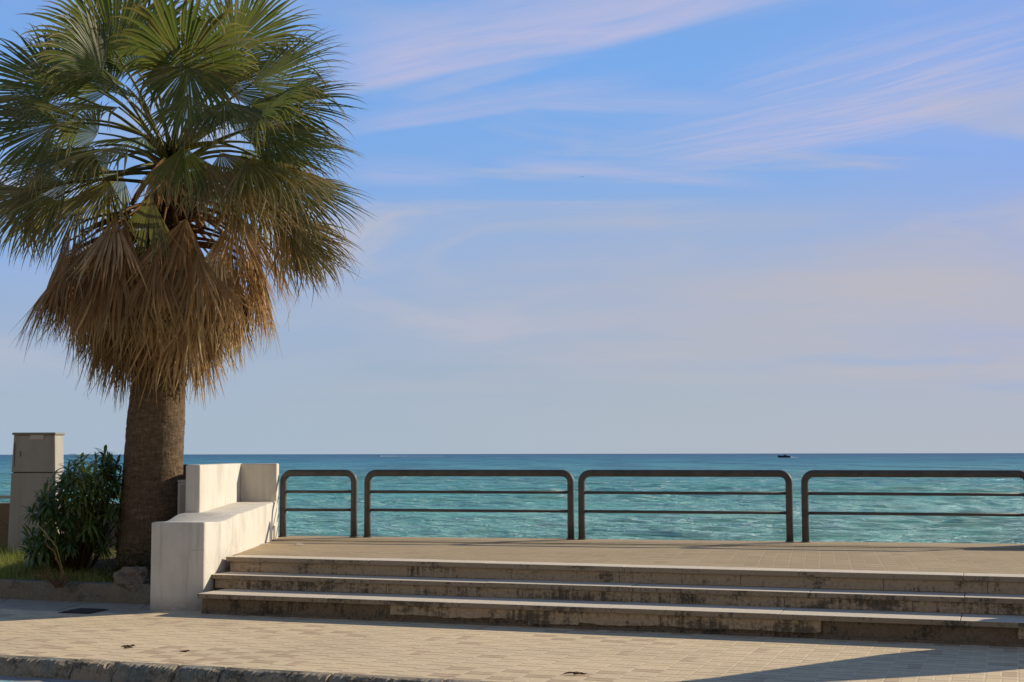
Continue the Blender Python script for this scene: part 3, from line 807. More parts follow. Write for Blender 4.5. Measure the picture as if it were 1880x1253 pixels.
def cabinet():
    c = D(72, 1003, 20.6); y = 20.6
    w0 = 20.6 / F
    xl, xr = (20 - 940) * w0, (108 - 940) * w0
    cx = (xl + xr) / 2; root = empty('utility_cabinet', (cx, y, 0), R(-4))
    tag(root, 'tall grey utility cabinet with a small pale plate, behind the leafy shrub', 'cabinet')
    zg = gz(Vector((cx, y, 0))) - .08; zs = D(72, 868, y).z; zt = D(72, 799, y).z
    hw = .335; dp = .34
    def taper(z0, z1, a, b, name, mat, bev=.012):
        bm = bmesh.new()
        lo = [bm.verts.new(p) for p in ((-a, 0, z0), (a, 0, z0), (a, dp, z0), (-a, dp, z0))]
        hi = [bm.verts.new(p) for p in ((-b, .01, z1), (b, .01, z1), (b, dp - .01, z1), (-b, dp - .01, z1))]
        bm.faces.new(lo[::-1]); bm.faces.new(hi)
        for i in range(4): bm.faces.new((lo[i], lo[(i + 1) % 4], hi[(i + 1) % 4], hi[i]))
        bmesh.ops.bevel(bm, geom=bm.edges[:], offset=bev, segments=2, profile=.5, affect='EDGES')
        return bm_obj(name, bm, mat, root)
    taper(zg, zs - .006, hw + .02, hw - .005, 'pedestal', M['cabinet'])
    taper(zs + .006, zt, hw - .008, hw - .03, 'body', M['cabinet'])
    bm = bm_box(-hw + .03, hw - .03, .03, dp - .03, zs - .02, zs + .02); bm_obj('seam', bm, M['seam'], root)
    bm = bm_box(-hw + .012, hw - .012, -.016, dp + .012, zt, zt + .036, .012, 3); bm_obj('lid', bm, M['cablid'], root)
    pl = D(68, 803, y)
    bm = bm_box(pl.x - cx - .10, pl.x - cx + .10, -.004, .012, pl.z - .035, pl.z + .037, .003, 1); bm_obj('label_plate', bm, M['plate'], root)
    bm = bm_box(-hw + .05, -hw + .056, -.003, .02, zs + .08, zt - .12); bm_obj('door_seam', bm, M['seam'], root)
    bm = bm_box(-.21, -.19, -.012, .01, (zs + zt) / 2 - .04, (zs + zt) / 2 + .04, .004, 1); bm_obj('lock', bm, M['cablid'], root)
cabinet()

def small_box():
    y = 18.25
    a = D(325.5, 952, y); b = D(345, 952, y); zt = D(330, 886, y).z; zb = D(330, 955, y).z - .25
    root = empty('meter_box', (a.x, y, 0)); tag(root, 'small grey metal box between the palm trunk and the bench backrest', 'box')
    w = min(b.x - a.x, -4.13 - a.x)
    bm = bm_box(0, w - .002, 0, .3, zb, zt, .008, 2); bm_obj('body', bm, M['cabinet'], root)
    bm = bm_prism([(-.004, -.012), (w - .002, -.012), (w - .002, .31), (-.004, .31)], zt, zt + .03, .01, 2); bm_obj('lid', bm, M['cabinet'], root)
    bm = bm_box(.028, w - .004, -.006, .01, zb + .02, zt - .03, .004, 1); bm_obj('door', bm, M['cablid'], root)
    # brown post behind
    p = D(339.5, 900, 19.9)
    bm = bm_box(-.05, .05, -.05, .05, -.2, D(339, 853, 19.9).z, .008, 1)
    o = bm_obj('wooden_post', bm, M['wood'], pos=(p.x, p.y, 0)); tag(o, 'narrow brown post just behind the bench backrest, next to the trunk', 'post')
small_box()

# ------------------------------------------------------------------ palm
PY = 18.9
GREENS = [(.125, .172, .042), (.088, .138, .038), (.165, .205, .045), (.098, .150, .060)]
BROWNS = [(.58, .345, .155), (.72, .48, .24), (.38, .21, .09), (.84, .64, .38), (.64, .31, .105)]
def mixc(a, b, t): return tuple(lerp(x, y, t) for x, y in zip(a, b))
def frond(root, name, mat, base, hub, bdir, face, L, half, nseg, droop, green, dry, pet=True, rs=0, sag=.12, frizz=.1, fold=.25, join=.5, pcol=None, orig=None, cup=0.0, threads=4):
    rd = random.Random(rs)
    mb = MB()
    base = Vector(base); hub = Vector(hub); bdir = Vector(bdir).normalized()
    face = Vector(face); nrm = (face - bdir * face.dot(bdir)).normalized(); side = bdir.cross(nrm).normalized()
    pc = pcol or mixc(green, (.28, .23, .06), .55)
    if pet:
        n = 9; pts = []; rads = []; cols = []
        for k in range(n + 1):
            t = k / n; p = base.lerp(hub, t); p.z += sag * math.sin(t * PI) * (hub - base).length
            pts.append(p); rads.append(lerp(.034, .011, t ** .7)); cols.append((*mixc(pc, green, max(0, t - .6)), 1))
        tube(mb, pts, rads, 6, True, cols)
    g = Vector((0, 0, -1))
    ns = 9
    dth = 2 * half / max(nseg - 1, 1)
    tipc = (.40, .30, .13)
    for i in range(nseg):
        th = -half + dth * i + rd.uniform(-.25, .25) * dth
        c, s = math.cos(th), math.sin(th)
        d0 = (bdir * c + side * s - nrm * (fold * abs(math.sin(th * .5)) * 1.2) + nrm * cup).normalized()
        ll = L * (.74 + .26 * max(0, math.cos(th * .75))) * (rd.uniform(.86, 1.06) if dry < 1 else rd.uniform(.68, 1.08))
        pr = side * c - bdir * s                            # across the segment
        p = hub + d0 * (.02 * L); dd = d0.copy(); v = []; col = []
        dr = droop * rd.uniform(.6, 1.5); fz = Vector((rd.gauss(0, 1), rd.gauss(0, 1), rd.gauss(0, .5))) * frizz
        gcol = mixc(green, (green[0] * .6, green[1] * (.65 if dry < .9 else .58), green[2] * .6), rd.random() * .9)
        sd = min(1, max(0, dry + rd.uniform(-.18, .22)))
        kb = 1.3 if rd.random() < .15 else rd.uniform(.6, 1.05)
        bc = tuple(c * kb for c in mixc(green, rd.choice(BROWNS), .25)) if dry >= 1 else rd.choice(BROWNS)
        w_full = dth * L * join * .62
        brk = rd.random() < .05
        for k in range(ns + 1):
            t = k / ns
            if t <= join: w = dth * ll * max(t, .03) * .55
            else: w = w_full * max(.05, (1 - (t - join) / (1 - join)) ** .8)
            q = (pr - dd * pr.dot(dd)).normalized(); up = dd.cross(q).normalized()
            if up.dot(nrm) < 0: up = -up
            tt = t * t
            dm = min(1, max(sd, sd + (tt - .55) * (1.1 + dry * 2))) if dry < .9 else 1
            cc = mixc(gcol, bc, min(1, max(0, dm)))
            if t > .72: cc = mixc(cc, tipc, min(1, (t - .72) * 2.6))
            v += [p - q * w, p + up * w * .55, p + q * w]
            col += [(*cc, 1)] * 3
            st = ll / ns
            bend = dr * (max(0, t - .3) ** 1.5 * 1.7 + max(0, t - .62) ** 1.2 * 2.2 * rd.random()) + (1.6 if brk and t > .45 else 0)
            dd = (dd + g * bend * .33 + fz * (t ** 1.5) * .5).normalized()
            p = p + dd * st
        f = []
        for k in range(ns):
            a = k * 3; f += [(a, a + 1, a + 4, a + 3), (a + 1, a + 2, a + 5, a + 4)]
        mb.add(v, f, col)
        # loose pale fibres
        if rd.random() < threads / nseg:
            p = Vector(v[3 * rd.randint(4, 8) + 1]); dd = (d0 + Vector((rd.gauss(0, .5), rd.gauss(0, .5), -.3))).normalized(); pv = []
            nn = 7; ln = rd.uniform(.12, .35)
            for k in range(nn + 1):
                pv += [p + Vector((.0016, 0, 0)), p - Vector((.0016, 0, 0))]
                dd = (dd + Vector((rd.gauss(0, .35), rd.gauss(0, .35), rd.gauss(-.28, .2)))).normalized(); p = p + dd * ln / nn
            mb.add(pv, [(2 * k, 2 * k + 1, 2 * k + 3, 2 * k + 2) for k in range(nn)], [(.42, .34, .2, 1)] * len(pv))
    return mb.build(name, mat, root, True, origin=None) if orig is None else mb.build(name, mat, root, True)

def palm():
    base = Vector(((276 - 940) / F * PY, PY, 0)); zg = gz(base) - .1
    root = empty('palm_tree', (base.x, base.y, zg))
    tag(root, 'tall fan palm with green crown and hanging brown skirt of dead fronds', 'palm tree')
    O = Vector((base.x, base.y, zg))
    ctr = lambda z: Vector((base.x + .055 * (z - zg) * .55 + .01 * (z - zg), base.y, z))
    # trunk
    vs = []; fs = []; n = 72; zt = D(316, 300, PY).z; m = 170
    for k in range(m + 1):
        t = k / m; z = lerp(zg, zt, t); c = ctr(z)
        r = .372 + .06 * math.exp(-(z - zg) / .45) + .018 * math.exp(-((z - 1.1) / .6) ** 2)
        if z > 2.2: r = lerp(r, .24, min(1, (z - 2.2) / 2.6))
        for i in range(n):
            q = 2 * PI * i / n
            rr = r * (1 + .010 * math.sin(3 * q + z * 2) + .012 * abs(math.sin(z * 26 + 1.2 * math.sin(q * 3) + q)) ** .5 + random.uniform(-.014, .014))
            vs.append((c.x + rr * math.cos(q) - O.x, c.y + rr * math.sin(q) - O.y, z - O.z))
    fs = [(k * n + i, k * n + (i + 1) % n, (k + 1) * n + (i + 1) % n, (k + 1) * n + i) for k in range(m) for i in range(n)]
    MB().add(vs, fs).build('trunk', M['trunk'], root, True)
    C = D(316, 285, PY)
    def L2(v): return Vector(v) - O
    def F_(name, mat, b, h, bd, face, L, half, nseg, droop, green, dry, **k):
        return frond(root, name, mat, L2(b), L2(h), bd, face, L, half, nseg, droop, green, dry, **k)
    sd = 100
    # --- green fronds placed one by one: hub pixel, nearer(-)/farther(+), tip pixel, tip depth, face, half angle, droop, dryness, size
    G = GREENS
    spec = [
        ((209, 95), -.75, (120, -60), -1.0, (0.1, -1, -.2), 1.75, .45, .02, 1.30),
        ((337, 118), -1.25, (345, -60), -1.75, (.1, -1, .35), 2.45, .95, .03, 1.12),
        ((430, 85), -.2, (520, -60), -.1, (-.2, -1, .1), 1.2, .45, .05, 1.30),
        ((463, 155), -.5, (640, 70), -.7, (-.1, -.8, .6), 1.10, .40, .05, 1.36),
        ((494, 190), .1, (690, 172), .1, (0, -.7, .7), 1.15, .35, .04, 1.36),
        ((486, 232), -.5, (655, 280), -.7, (.1, -.6, .8), 1.15, .45, .06, 1.25),
        ((500, 270), .4, (680, 270), .6, (.1, -.5, .8), 1.15, .40, .08, 1.30),
        ((528, 330), -.2, (668, 420), -.3, (.3, -.7, .6), 1.05, .40, .12, 1.22),
        ((112, 170), -.3, (-60, 110), -.5, (.2, -.9, .3), 1.15, .40, .03, 1.35),
        ((108, 226), -.6, (-70, 240), -.9, (.2, -.8, .5), 1.2, .55, .05, 1.32),
        ((218, 197), -1.05, (85, 185), -1.6, (-.1, -.35, 1), 1.05, .70, .12, 1.10, (.36, .38, .16)),  # paler green stands in for sun on this fan
        ((232, 266), -1.15, (118, 290), -1.75, (-.2, -.45, 1), 1.0, .75, .16, 1.05, (.40, .40, .18)),  # sunlit upper side put into the leaf colour
        ((122, 336), -.5, (-30, 400), -.6, (.0, -.8, .6), 1.15, .65, .22, 1.18),
        ((120, 290), .3, (-40, 310), .4, (.0, -.7, .7), 1.15, .6, .12, 1.28),
        ((337, 270), -1.15, (352, 375), -1.65, (.3, -1, .5), .85, .9, .06, 1.0),
        ((277, 357), -1.1, (248, 480), -1.25, (-.3, -1, .2), .62, .35, .22, 1.12),
        ((405, 280), -.95, (480, 360), -1.3, (.3, -.8, .6), .95, .8, .30, 1.10),
        ((440, 330), -.85, (500, 440), -1.0, (.5, -.8, .3), .85, .7, .62, 1.05),
        ((520, 395), -.35, (640, 500), -.5, (.4, -.8, .5), .85, .75, .66, 1.18),
        ((470, 205), -1.0, (560, 150), -1.5, (.2, -.7, .7), 1.2, .6, .05, 1.15),
        ((400, 120), .5, (470, -20), .8, (0, -1, .1), 1.3, .5, .03, 1.25),
        ((270, 90), .5, (200, -70), .7, (0, -1, .2), 1.3, .5, .03, 1.25),
        ((160, 150), .4, (40, 30), .6, (.1, -1, .2), 1.2, .45, .04, 1.25),
        ((420, 230), .7, (560, 210), 1.2, (0, -.7, .7), 1.2, .5, .06, 1.2),
        ((200, 300), .7, (60, 330), 1.1, (0, -.7, .7), 1.2, .6, .12, 1.2),
        ((410, 185), -1.2, (440, 240), -1.8, (.2, -.9, .6), 1.1, .85, .08, .95),
        ((345, 175), -1.35, (330, 260), -1.8, (0, -1, .5), 1.05, .9, .05, .9),
        ((100, 365), .1, (-10, 440), .1, (.2, -.9, .3), .9, .7, .4, 1.05),
        ((345, 120), -1.2, (335, 260), -1.35, (.1, -1, .25), 1.5, .8, .05, .92),
        ((500, 430), -.2, (600, 545), -.3, (.3, -.9, .3), .6, 1.0, .95, 1.0),
        ((505, 300), -.9, (600, 400), -1.2, (.3, -.7, .6), .9, .9, .35, 1.05),
        ((530, 420), -.5, (650, 520), -.6, (.3, -.8, .5), .7, .9, 1.0, 1.05),
        ((505, 390), .1, (590, 520), .1, (.3, -.9, .3), .6, .9, 1.0, 1.05),
        ((545, 440), -.1, (660, 555), -.2, (.4, -.8, .4), .6, 1.0, 1.0, .95),
        ((205, 165), .55, (110, 110), .9, (.1, -1, .3), 1.2, .7, .06, 1.05),
        ((250, 130), .7, (230, 10), 1.0, (0, -1, .2), 1.25, .6, .04, 1.05),
        ((410, 165), .6, (520, 110), 1.0, (-.1, -1, .3), 1.2, .7, .06, 1.05),
        ((180, 245), .5, (70, 240), .8, (.1, -1, .4), 1.2, .8, .1, 1.05),
        ((450, 240), .5, (570, 240), .8, (-.1, -1, .4), 1.2, .8, .1, 1.05),
        ((225, 320), .45, (150, 400), .6, (-.1, -1, .2), 1.1, .8, .35, 1.0),
        ((420, 320), .4, (510, 420), .5, (.1, -1, .2), 1.1, .8, .35, 1.05),
        ((190, 130), -1.0, (130, 60), -1.5, (.1, -.9, .4), 1.3, .9, .05, 1.0),
        ((150, 220), -.95, (40, 190), -1.5, (.1, -.7, .8), 1.15, .9, .06, 1.05),
        ((170, 275), -.95, (60, 320), -1.5, (-.1, -.6, .9), 1.1, .9, .12, 1.05),
        ((250, 180), -1.1, (170, 130), -1.7, (-.1, -.6, .9), 1.1, .9, .06, 1.0),
        ((60, 350), -.5, (-60, 430), -.7, (0, -.9, .4), 1.0, .8, .3, 1.05),
        ((465, 285), -1.0, (480, 430), -1.05, (.2, -1, .2), .7, 1.0, 1.0, .85),
        ((500, 335), -.6, (525, 470), -.7, (.3, -1, .2), .7, 1.0, 1.0, .85),
        ((435, 330), -1.1, (445, 470), -1.1, (.1, -1, .2), .7, 1.0, 1.0, .8),
        ((300, 290), -1.2, (285, 400), -1.3, (-.1, -1, .2), .7, 1.0, .8, .7),
        ((455, 290), -.9, (560, 350), -1.4, (.2, -.6, .8), 1.0, .9, .25, 1.1),
        ((480, 350), .2, (620, 470), .3, (.3, -.8, .5), .9, .7, .45, 1.2),
        ((430, 390), -.75, (470, 520), -.9, (.4, -.9, .2), .7, .6, .85, 1.05),
        ((380, 300), -1.2, (410, 400), -1.6, (.1, -1, .5), .8, .9, .35, .95),
        ((200, 330), -.95, (130, 430), -1.3, (-.3, -.9, .4), .9, .8, .35, 1.05),
        ((150, 360), -.3, (60, 450), -.4, (-.2, -.9, .4), .85, .7, .55, 1.1),
    ]
    for k, sp_ in enumerate(spec):
        h, dz, tp, tz, face, half, droop, dry, L = sp_[:9]; gc = sp_[9] if len(sp_) > 9 else G[k % 4]
        H = D(h[0], h[1], PY + dz); Tp = D(tp[0], tp[1], PY + tz)
        b = C + Vector((0, 0, random.uniform(-.30, .12) - .25 * max(0, -(H.z - C.z)))) + (H - C).normalized() * .06
        F_('frond', M['leaf'] if dry < .8 else M['dead'], b, H, Tp - H, face, L * random.uniform(.97, 1.03), half, 52 if half > 1 else 40, droop * 1.25 + .12, gc, dry, rs=sd + k, sag=.05 + .05 * random.random(), frizz=.11 + dry * .25, threads=5 + dry * 8)
    # --- filler fronds all round the back and sides
    for k in range(13):
        az = k * 2.39996 + .4; el = R(lerp(62, -14, (k + .5) / 13))
        if math.sin(az) < -.55 and k > 4: continue
        dirv = Vector((math.cos(az) * math.cos(el), math.sin(az) * math.cos(el), math.sin(el)))
        H = C + dirv * random.uniform(1.0, 1.3); bd = (dirv + Vector((0, 0, -.35))).normalized()
        F_('frond', M['leaf'], C + dirv * .05 - Vector((0, 0, .15)), H, bd, Vector((0, 0, 1)) + dirv * -.3, random.uniform(1.0, 1.2), 1.15, 36, .55, G[k % 4], .05 + .012 * k, rs=300 + k, frizz=.1)
    # --- skirt of dead fronds
    def zpx(y): return D(300, y, PY).z
    prof = [(zpx(770), .42), (zpx(735), .62), (zpx(700), .92), (zpx(650), 1.30), (zpx(600), 1.55), (zpx(540), 1.58), (zpx(480), 1.5), (zpx(420), 1.42), (zpx(360), 1.0)]
    def RP(z): return float(np.interp(z, [p[0] for p in prof], [p[1] for p in prof]))
    N = 98; cx0 = ctr(2.0)
    for k in range(N):
        f = (k + .5) / N
        zt_ = lerp(zpx(752), zpx(560), f ** .9) + random.uniform(-.12, .26)
        az = k * 2.39996 + random.uniform(-.3, .3)
        if f > .35 and math.sin(az) > .6 and random.random() < .3: az = -az
        out = Vector((math.cos(az), math.sin(az), 0))
        L = random.uniform(1.0, 1.6)
        rt = RP(zt_) * random.uniform(.78, 1.0)
        if out.x < 0: rt *= 1.17
        else: rt *= 1.16
        hz = min(zt_ + L * .95, zpx(430) + random.uniform(-.45, .12) + (.35 if random.random() < .22 else 0))
        rh = min(rt * .93, RP(min(hz, zpx(400))) * .84)
        cc = ctr(zt_); H = Vector((cc.x, cc.y, 0)) + out * rh + Vector((0, 0, hz))
        Tp = Vector((cc.x, cc.y, 0)) + out * rt + Vector((0, 0, zt_)) + Vector((-out.y, out.x, 0)) * random.uniform(-.24, .24)
        bz = min(hz + random.uniform(.15, .5), C.z - .1)
        b = ctr(bz) + out * (.22)
        gcol = random.choice(BROWNS); gcol = mixc(gcol, (.50, .38, .25), .5 * (1 - f)); kk = random.choice([.38, .6, .85, 1.0, 1.1]); gcol = tuple(c * kk for c in gcol)
        F_('dead_frond', M['dead'], b, H, Tp - H, out + Vector((0, 0, .15)), L, random.uniform(.30, .75), 26, .45, gcol, 1.0, rs=500 + k, sag=.10, frizz=.15, fold=.7, join=.52, pcol=(.23, .13, .07), threads=4)
    # --- a few old leaf stubs under the crown
    for k in range(34):
        az = k * 2.4; z = lerp(zpx(480), zpx(320), (k % 17) / 16) 
        out = Vector((math.cos(az), math.sin(az), 0)); mb = MB()
        b = L2(ctr(z) + out * .2); e = b + out * random.uniform(.16, .42) + Vector((0, 0, random.uniform(-.62, -.2)))
        cc = random.choice([(.46, .25, .13), (.54, .33, .18), (.32, .17, .08)])
        tube(mb, [b, b.lerp(e, .5) + Vector((0, 0, .06)), e], [.05, .042, .03], 7, True, [(*cc, 1)] * 3)
        mb.build('leaf_stub', M['dead'], root, True)
palm()

# ------------------------------------------------------------------ shrub, weeds, grass, rock
def leaf_blade(mb, p, d, up, L, w, curl, col, n=5):
    d = d.normalized(); s = d.cross(up)
    s = s.normalized() if s.length > .01 else Vector((1, 0, 0))
    v = []; c = []
    for k in range(n + 1):
        t = k / n; ww = w * (math.sin(PI * min(1, t * .93 + .07)) ** .8) if k < n else 0.0005
        nn = s.cross(d)
        v += [p - s * ww, p + nn * -ww * .25, p + s * ww]; c += [(*mixc(col, (col[0] * 1.5, col[1] * 1.4, col[2] * 1.2), t * .5), 1)] * 3
        d = (d + Vector((0, 0, -curl / n))).normalized(); p = p + d * L / n
    mb.add(v, [q for k in range(n) for q in ((k * 3, k * 3 + 1, k * 3 + 4, k * 3 + 3), (k * 3 + 1, k * 3 + 2, k * 3 + 5, k * 3 + 4))], c)

def shrub():
    y0 = 18.75; c = D(140, 1000, y0); c.z = gz(c) - .03
    root = empty('leafy_shrub', c); tag(root, 'dense dark green shrub with rosettes of long leaves between cabinet and palm trunk', 'shrub')
    st = MB(); fo = MB(); rd = random.Random(5)
    H = D(190, 818, y0).z - c.z
    for k in range(185):
        az = rd.uniform(0, 2 * PI); r = rd.uniform(.15, 1) ** .6
        # uneven outline: taller to the right, a lower shoulder to the left
        xx = math.cos(az) * r * .66; yy = math.sin(az) * r * .5
        topz = H * (.98 - .40 * (max(0, -xx - .05) / .6) ** 1.2 - .20 * max(0, xx - .45))
        z = topz * rd.uniform(.14, 1.0) ** .8 * (1 - .18 * r * r)
        xx += .06 * (z / H)
        tip = Vector((xx, yy, z)); b = Vector((xx * .25, yy * .25, 0))
        if rd.random() < .5: tube(st, [b, b.lerp(tip, .5) + Vector((rd.gauss(0, .04), rd.gauss(0, .04), .05)), tip], [.011, .008, .005], 5, True, [(.10, .075, .04, 1)] * 3)
        ax = (tip - b + Vector((0, 0, -.05)) + Vector((xx, yy, 0)) * 1.3 + Vector((rd.gauss(0, .25), rd.gauss(0, .25) - .1, 0))).normalized()
        a = ax.cross(Vector((.3, .2, 1))).normalized(); bb = ax.cross(a)
        nl = rd.randint(11, 17); col0 = rd.choice([(.075, .135, .036), (.105, .175, .046), (.145, .21, .06), (.055, .10, .03)])
        if rd.random() < .16: col0 = (.22, .29, .09)  # some rosettes coloured lighter, as if sunlit
        for i in range(nl):
            q = i * 2.4; t = i / nl; sp = lerp(1.75, .6, t)
            d = ax * math.cos(sp) + (a * math.cos(q) + bb * math.sin(q)) * math.sin(sp)
            leaf_blade(fo, tip - ax * .07 * (1 - t), d, Vector((0, 0, 1)) + ax * .3, rd.uniform(.14, .22), rd.uniform(.015, .023), rd.uniform(.6, 1.4), mixc(col0, (.06, .10, .03), rd.random() * .4))
    st.build('stems', M['dry'], root, True); fo.build('foliage', M['shrub'], root, True)
    # low dark ground shrub between trunk and bench
    c = D(240, 1020, 18.0); c.z = gz(c) - .02
    root = empty('ground_shrub', c); tag(root, 'low dark small-leaved plant at the foot of the palm trunk', 'shrub')
    fo = MB(); st = MB()
    for k in range(420):
        az = rd.uniform(0, 2 * PI); r = rd.random() ** .5; x = math.cos(az) * r * .42; y = math.sin(az) * r * .32
        z = rd.uniform(.02, .5) * (1 - .5 * r)
        for i in range(5):
            leaf_blade(fo, Vector((x, y, z)), Vector((rd.gauss(0, 1), rd.gauss(0, 1), rd.uniform(0, .9))), Vector((0, 0, 1)), rd.uniform(.025, .05), rd.uniform(.006, .011), .4, rd.choice([(.05, .062, .035), (.07, .09, .042), (.04, .05, .03)]), 3)
    for k in range(30):
        az = rd.uniform(0, 6.28); tube(st, [(0, 0, 0), (math.cos(az) * .15, math.sin(az) * .15, .14), (math.cos(az) * .27, math.sin(az) * .25, .22)], [.006, .005, .003], 4, True, [(.09, .06, .04, 1)] * 3)
    st.build('stems', M['dry'], root, True); fo.build('foliage', M['shrub'], root, True)
shrub()

def grass():
    rd = random.Random(11); mb = MB()
    for k in range(36000):
        x = rd.uniform(-16.5, -9.4); y = WALL_Y + .17 + (rd.random() ** 1.1) * 3.0
        w = wld(x, y)
        if y > WALL_Y + 1.25 and x > -11.9 and rd.random() < .93: continue
        if rd.random() < max(0, (y - WALL_Y - .9)) * .35: continue
        z = bed_z(x, y) - .005; hgt = rd.uniform(.04, .14) * (1.5 if x < -12.0 else .95)
        if rd.random() < .05: hgt *= 1.7
        a = rd.uniform(0, 6.28); lean = rd.uniform(.1, .9)
        d = Vector((math.cos(a) * lean, math.sin(a) * lean, 1)).normalized(); s = Vector((-math.sin(a), math.cos(a), 0)) * rd.uniform(.0022, .0042)
        p = Vector((x, y, z)); v = []; n = 3
        c = rd.choice([(.26, .32, .06), (.38, .42, .09), (.20, .27, .055), (.48, .46, .14)])
        if rd.random() < .10: c = (.34, .28, .12)
        for q in range(n + 1):
            t = q / n; v += [p - s * (1 - t * .92), p + s * (1 - t * .92)]
            d = (d + Vector((math.cos(a), math.sin(a), -.55)) * .20 * lean).normalized(); p = p + d * hgt / n
        mb.add(v, [(2 * q, 2 * q + 1, 2 * q + 3, 2 * q + 2) for q in range(n)], [(*c, 1)] * len(v))
    o = mb.build('grass', M['grass'], rz=-TH); tag(o, kind='stuff', label='short green grass in the planted bed', cat='grass')
grass()

def weeds():
    rd = random.Random(3)
    y = 17.75
    def pt(px, py, dy=0): return D(px, py, y + dy)
    b = pt(122, 1030); b.z = gz(b); root_b = b.copy()
    mb = MB(); red = (.34, .14, .07); straw = (.48, .36, .17)
    def strip(pts, w, c0, c1):
        n = len(pts); v = []; c = []
        for k, p in enumerate(pts):
            t = k / (n - 1); ww = w * (1 - .75 * t) ; v += [p - b + Vector((ww, 0, ww * .5)), p - b + Vector((0, -ww * .7, 0)), p - b - Vector((ww, 0, ww * .5))]; c += [(*mixc(c0, c1, t), 1)] * 3
        mb.add(v, [q for k in range(n - 1) for q in ((k * 3, k * 3 + 1, k * 3 + 4, k * 3 + 3), (k * 3 + 1, k * 3 + 2, k * 3 + 5, k * 3 + 4))], c)
    strip([b, pt(104, 1005), pt(92, 990), pt(82, 978), pt(68, 962)], .0085, (.28, .22, .08), straw)
    strip([b, pt(100, 1012), pt(90, 1004), pt(82, 994)], .007, red, red)
    strip([b, pt(102, 1000), pt(101.5, 985), pt(101, 973)], .0035, red, red)
    strip([pt(84, 1000), pt(88, 1004), pt(98, 1012), b], .006, red, (.35, .3, .1))
    o = mb.build('dry_weed', M['dry'], pos=b); tag(o, 'leaning dry straw-coloured weed stalk with reddish blades in front of the shrub', 'weed')
    b = D(108, 1060, 17.35); b.z = gz(b) - .01
    mb = MB()
    for k in range(75):
        a = rd.uniform(0, 6.28); L = rd.uniform(.10, .38); sp = rd.uniform(.1, 1.1)
        d = Vector((math.cos(a) * sp, math.sin(a) * sp, 1)); p = Vector((rd.gauss(0, .03), rd.gauss(0, .03), 0)); pts = []
        for q in range(5): pts.append(p.copy()); d = (d + Vector((math.cos(a), math.sin(a), -.5)) * .16).normalized(); p += d * L / 4
        c = rd.choice([(.22, .10, .06), (.28, .15, .08), (.30, .22, .10), (.15, .08, .05)])
        tube(mb, pts, [.003, .0027, .0023, .0018, .0012], 4, True, [(*c, 1)] * 5)
    o = mb.build('dead_weed', M['dry'], pos=b); tag(o, 'clump of reddish brown dead weed on the planter wall edge', 'weed')
weeds()

def rock():
    rd = random.Random(2)
    c = D(246, 1048, 17.35); c.z = gz(c) + .05
    bm = bmesh.new(); bmesh.ops.create_icosphere(bm, subdivisions=4, radius=1)
    from mathutils import noise as mn
    for v in bm.verts:
        p = v.co.copy(); k = mn.noise(p * 1.5) * .32 + mn.noise(p * 4 + Vector((5, 1, 2))) * .16 + mn.noise(p * 11) * .07
        q = p * (1 + k); q.z = min(q.z, .9 + .2 * mn.noise(p * 3)); v.co = Vector((q.x * .225, q.y * .17, q.z * .2))
    o = bm_obj('rock', bm, M['rock'], smooth=False, pos=c); tag(o, 'rough pale brown rock lying on the grass next to the bench', 'rock')
    # pale pebbles
    for k, (px, py, s) in enumerate(((263, 1022, .022), (183, 997, .028), (193, 1077, .014))):
        c = D(px, py, 17.5 if k != 1 else 18.2); c.z = gz(c) + .012
        bm = bmesh.new(); bmesh.ops.create_icosphere(bm, subdivisions=2, radius=s)
        for v in bm.verts: v.co = Vector((v.co.x * 1.3, v.co.y, v.co.z * .7)) * (1 + .25 * mn.noise(v.co * 60))
        o = bm_obj('pebble', bm, M['plate'], smooth=True, pos=c)
        tag(o, ['small white pebble on the soil above the rock', 'pale flat pebble on the soil under the shrub', 'tiny pale pebble on top of the planter wall'][k], 'pebble')
    # leaf litter on the soil (uncountable)
    mb = MB()
    for k in range(900):
        x = rd.uniform(-13.2, -9.5); y = rd.uniform(WALL_Y + .5, WALL_Y + 2.6); z = bed_z(x, y) + .012 + rd.random() * .02
        a = rd.uniform(0, 6.28); L = rd.uniform(.03, .11); w = rd.uniform(.004, .012)
        d = Vector((math.cos(a), math.sin(a), rd.uniform(-.1, .3))) * L; s = Vector((-math.sin(a), math.cos(a), rd.uniform(-.4, .4))) * w
        p = Vector((x, y, z)); c = rd.choice([(.22, .15, .09), (.30, .22, .14), (.14, .09, .05), (.40, .31, .2)])
        mb.add([p, p + d * .5 + s, p + d, p + d * .5 - s], [(0, 1, 2, 3)], [(*c, 1)] * 4)
    o = mb.build('leaf_litter', M['dry'], rz=-TH); tag(o, kind='stuff')
rock()

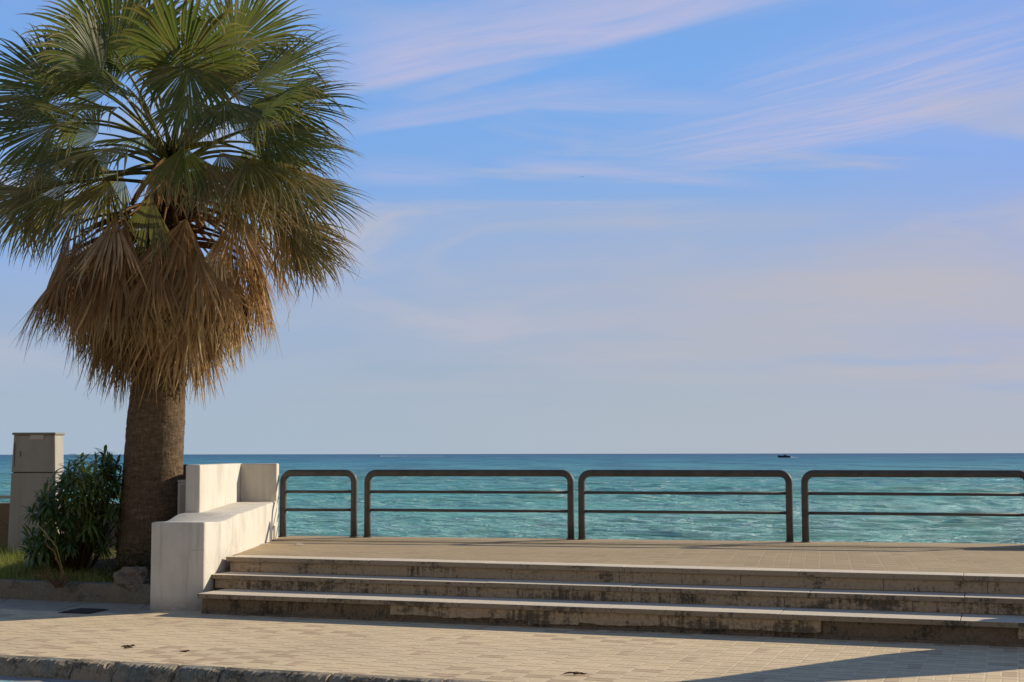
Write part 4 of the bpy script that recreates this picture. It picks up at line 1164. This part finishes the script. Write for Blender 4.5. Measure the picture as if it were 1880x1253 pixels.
def drain():
    ps = [P(107, 1126, .0), P(145, 1118.3, .0), P(200, 1120.3, .0), P(164, 1128, .0)]
    c = sum(ps, Vector()) / 4; root = empty('drain_cover', (c.x, c.y, 0), 0)
    tag(root, 'dark iron drain cover set in the pavement before the planter wall', 'drain cover')
    e = [p - c for p in ps]
    bm = bm_prism([(v.x, v.y) for v in e[::-1]], .003, .009, .002, 1); bm_obj('frame', bm, M['iron'], root)
    bm = bmesh.new()
    for k in range(9):
        t = (k + .75) / 9.5
        a = e[0].lerp(e[3], t) * .9; b = e[1].lerp(e[2], t) * .9; d = (e[3] - e[0]) * .035
        bm_prism([(a.x - d.x, a.y - d.y), (a.x + d.x, a.y + d.y), (b.x + d.x, b.y + d.y), (b.x - d.x, b.y - d.y)], .0095, .015, 0, 1, bm)
    bm_obj('grate', bm, M['iron'], root)
drain()

def debris():
    rd = random.Random(21)
    M['litter'] = mat_tint('litter_leaf', .05, .9, .1, 30, .3)
    items = [(236, 1190, .11, 'curled dry brown leaf on the pavement at the left'), 
             (338, 1199, .07, 'small dry orange leaf on the pavement near the kerb'), (1062, 1240, .11, 'splintered piece of palm leaf in a broken paver, bottom centre'),
             
             ]
    for px, py, s, lab in items:
        c = P(px, py, .004); mb = MB()
        for k in range(10 if s > .1 else 5):
            a = rd.uniform(-.35, .35) + TH * -1; L = s * rd.uniform(.5, 1.0); w = s * rd.uniform(.04, .10); o_ = Vector((rd.gauss(0, s * .3), rd.gauss(0, s * .16), .002 + rd.random() * .012))
            d = Vector((math.cos(a), math.sin(a), rd.uniform(0, .15))); sd = Vector((-math.sin(a), math.cos(a), rd.uniform(.2, .8)))
            c_ = rd.choice([(.26, .15, .07), (.12, .07, .04), (.38, .26, .13), (.06, .04, .03)]); v = []
            for q in range(5):
                t = q / 4; ww = w * math.sin(PI * (t * .9 + .05)); v += [o_ + d * L * (t - .5) - sd * ww + Vector((0, 0, ww)), o_ + d * L * (t - .5) + sd * ww + Vector((0, 0, .01 * math.sin(t * 3)))]
            mb.add(v, [(2 * q, 2 * q + 1, 2 * q + 3, 2 * q + 2) for q in range(4)], [(*c_, 1)] * len(v))
        o = mb.build('dry_leaf', M['litter'], pos=c); tag(o, lab, 'dry leaf')
    # white scraps by the bench foot
    for k, (px, py, lab) in enumerate(((487, 1000, 'white paper scrap at the foot of the bench'), (547, 1000.5, 'white paper scrap on the promenade before the short railing'))):
        p = P(px, py, Z_TER + .006); mb = MB(); v = []
        for i in range(4):
            for j in range(3): v.append((i * .05 - .08, j * .03 - .03, rd.uniform(0, .02)))
        mb.add(v, [(i * 3 + j, (i + 1) * 3 + j, (i + 1) * 3 + j + 1, i * 3 + j + 1) for i in range(3) for j in range(2)])
        o = mb.build('paper_scrap', M['plate'], pos=p); tag(o, lab, 'litter')
debris()
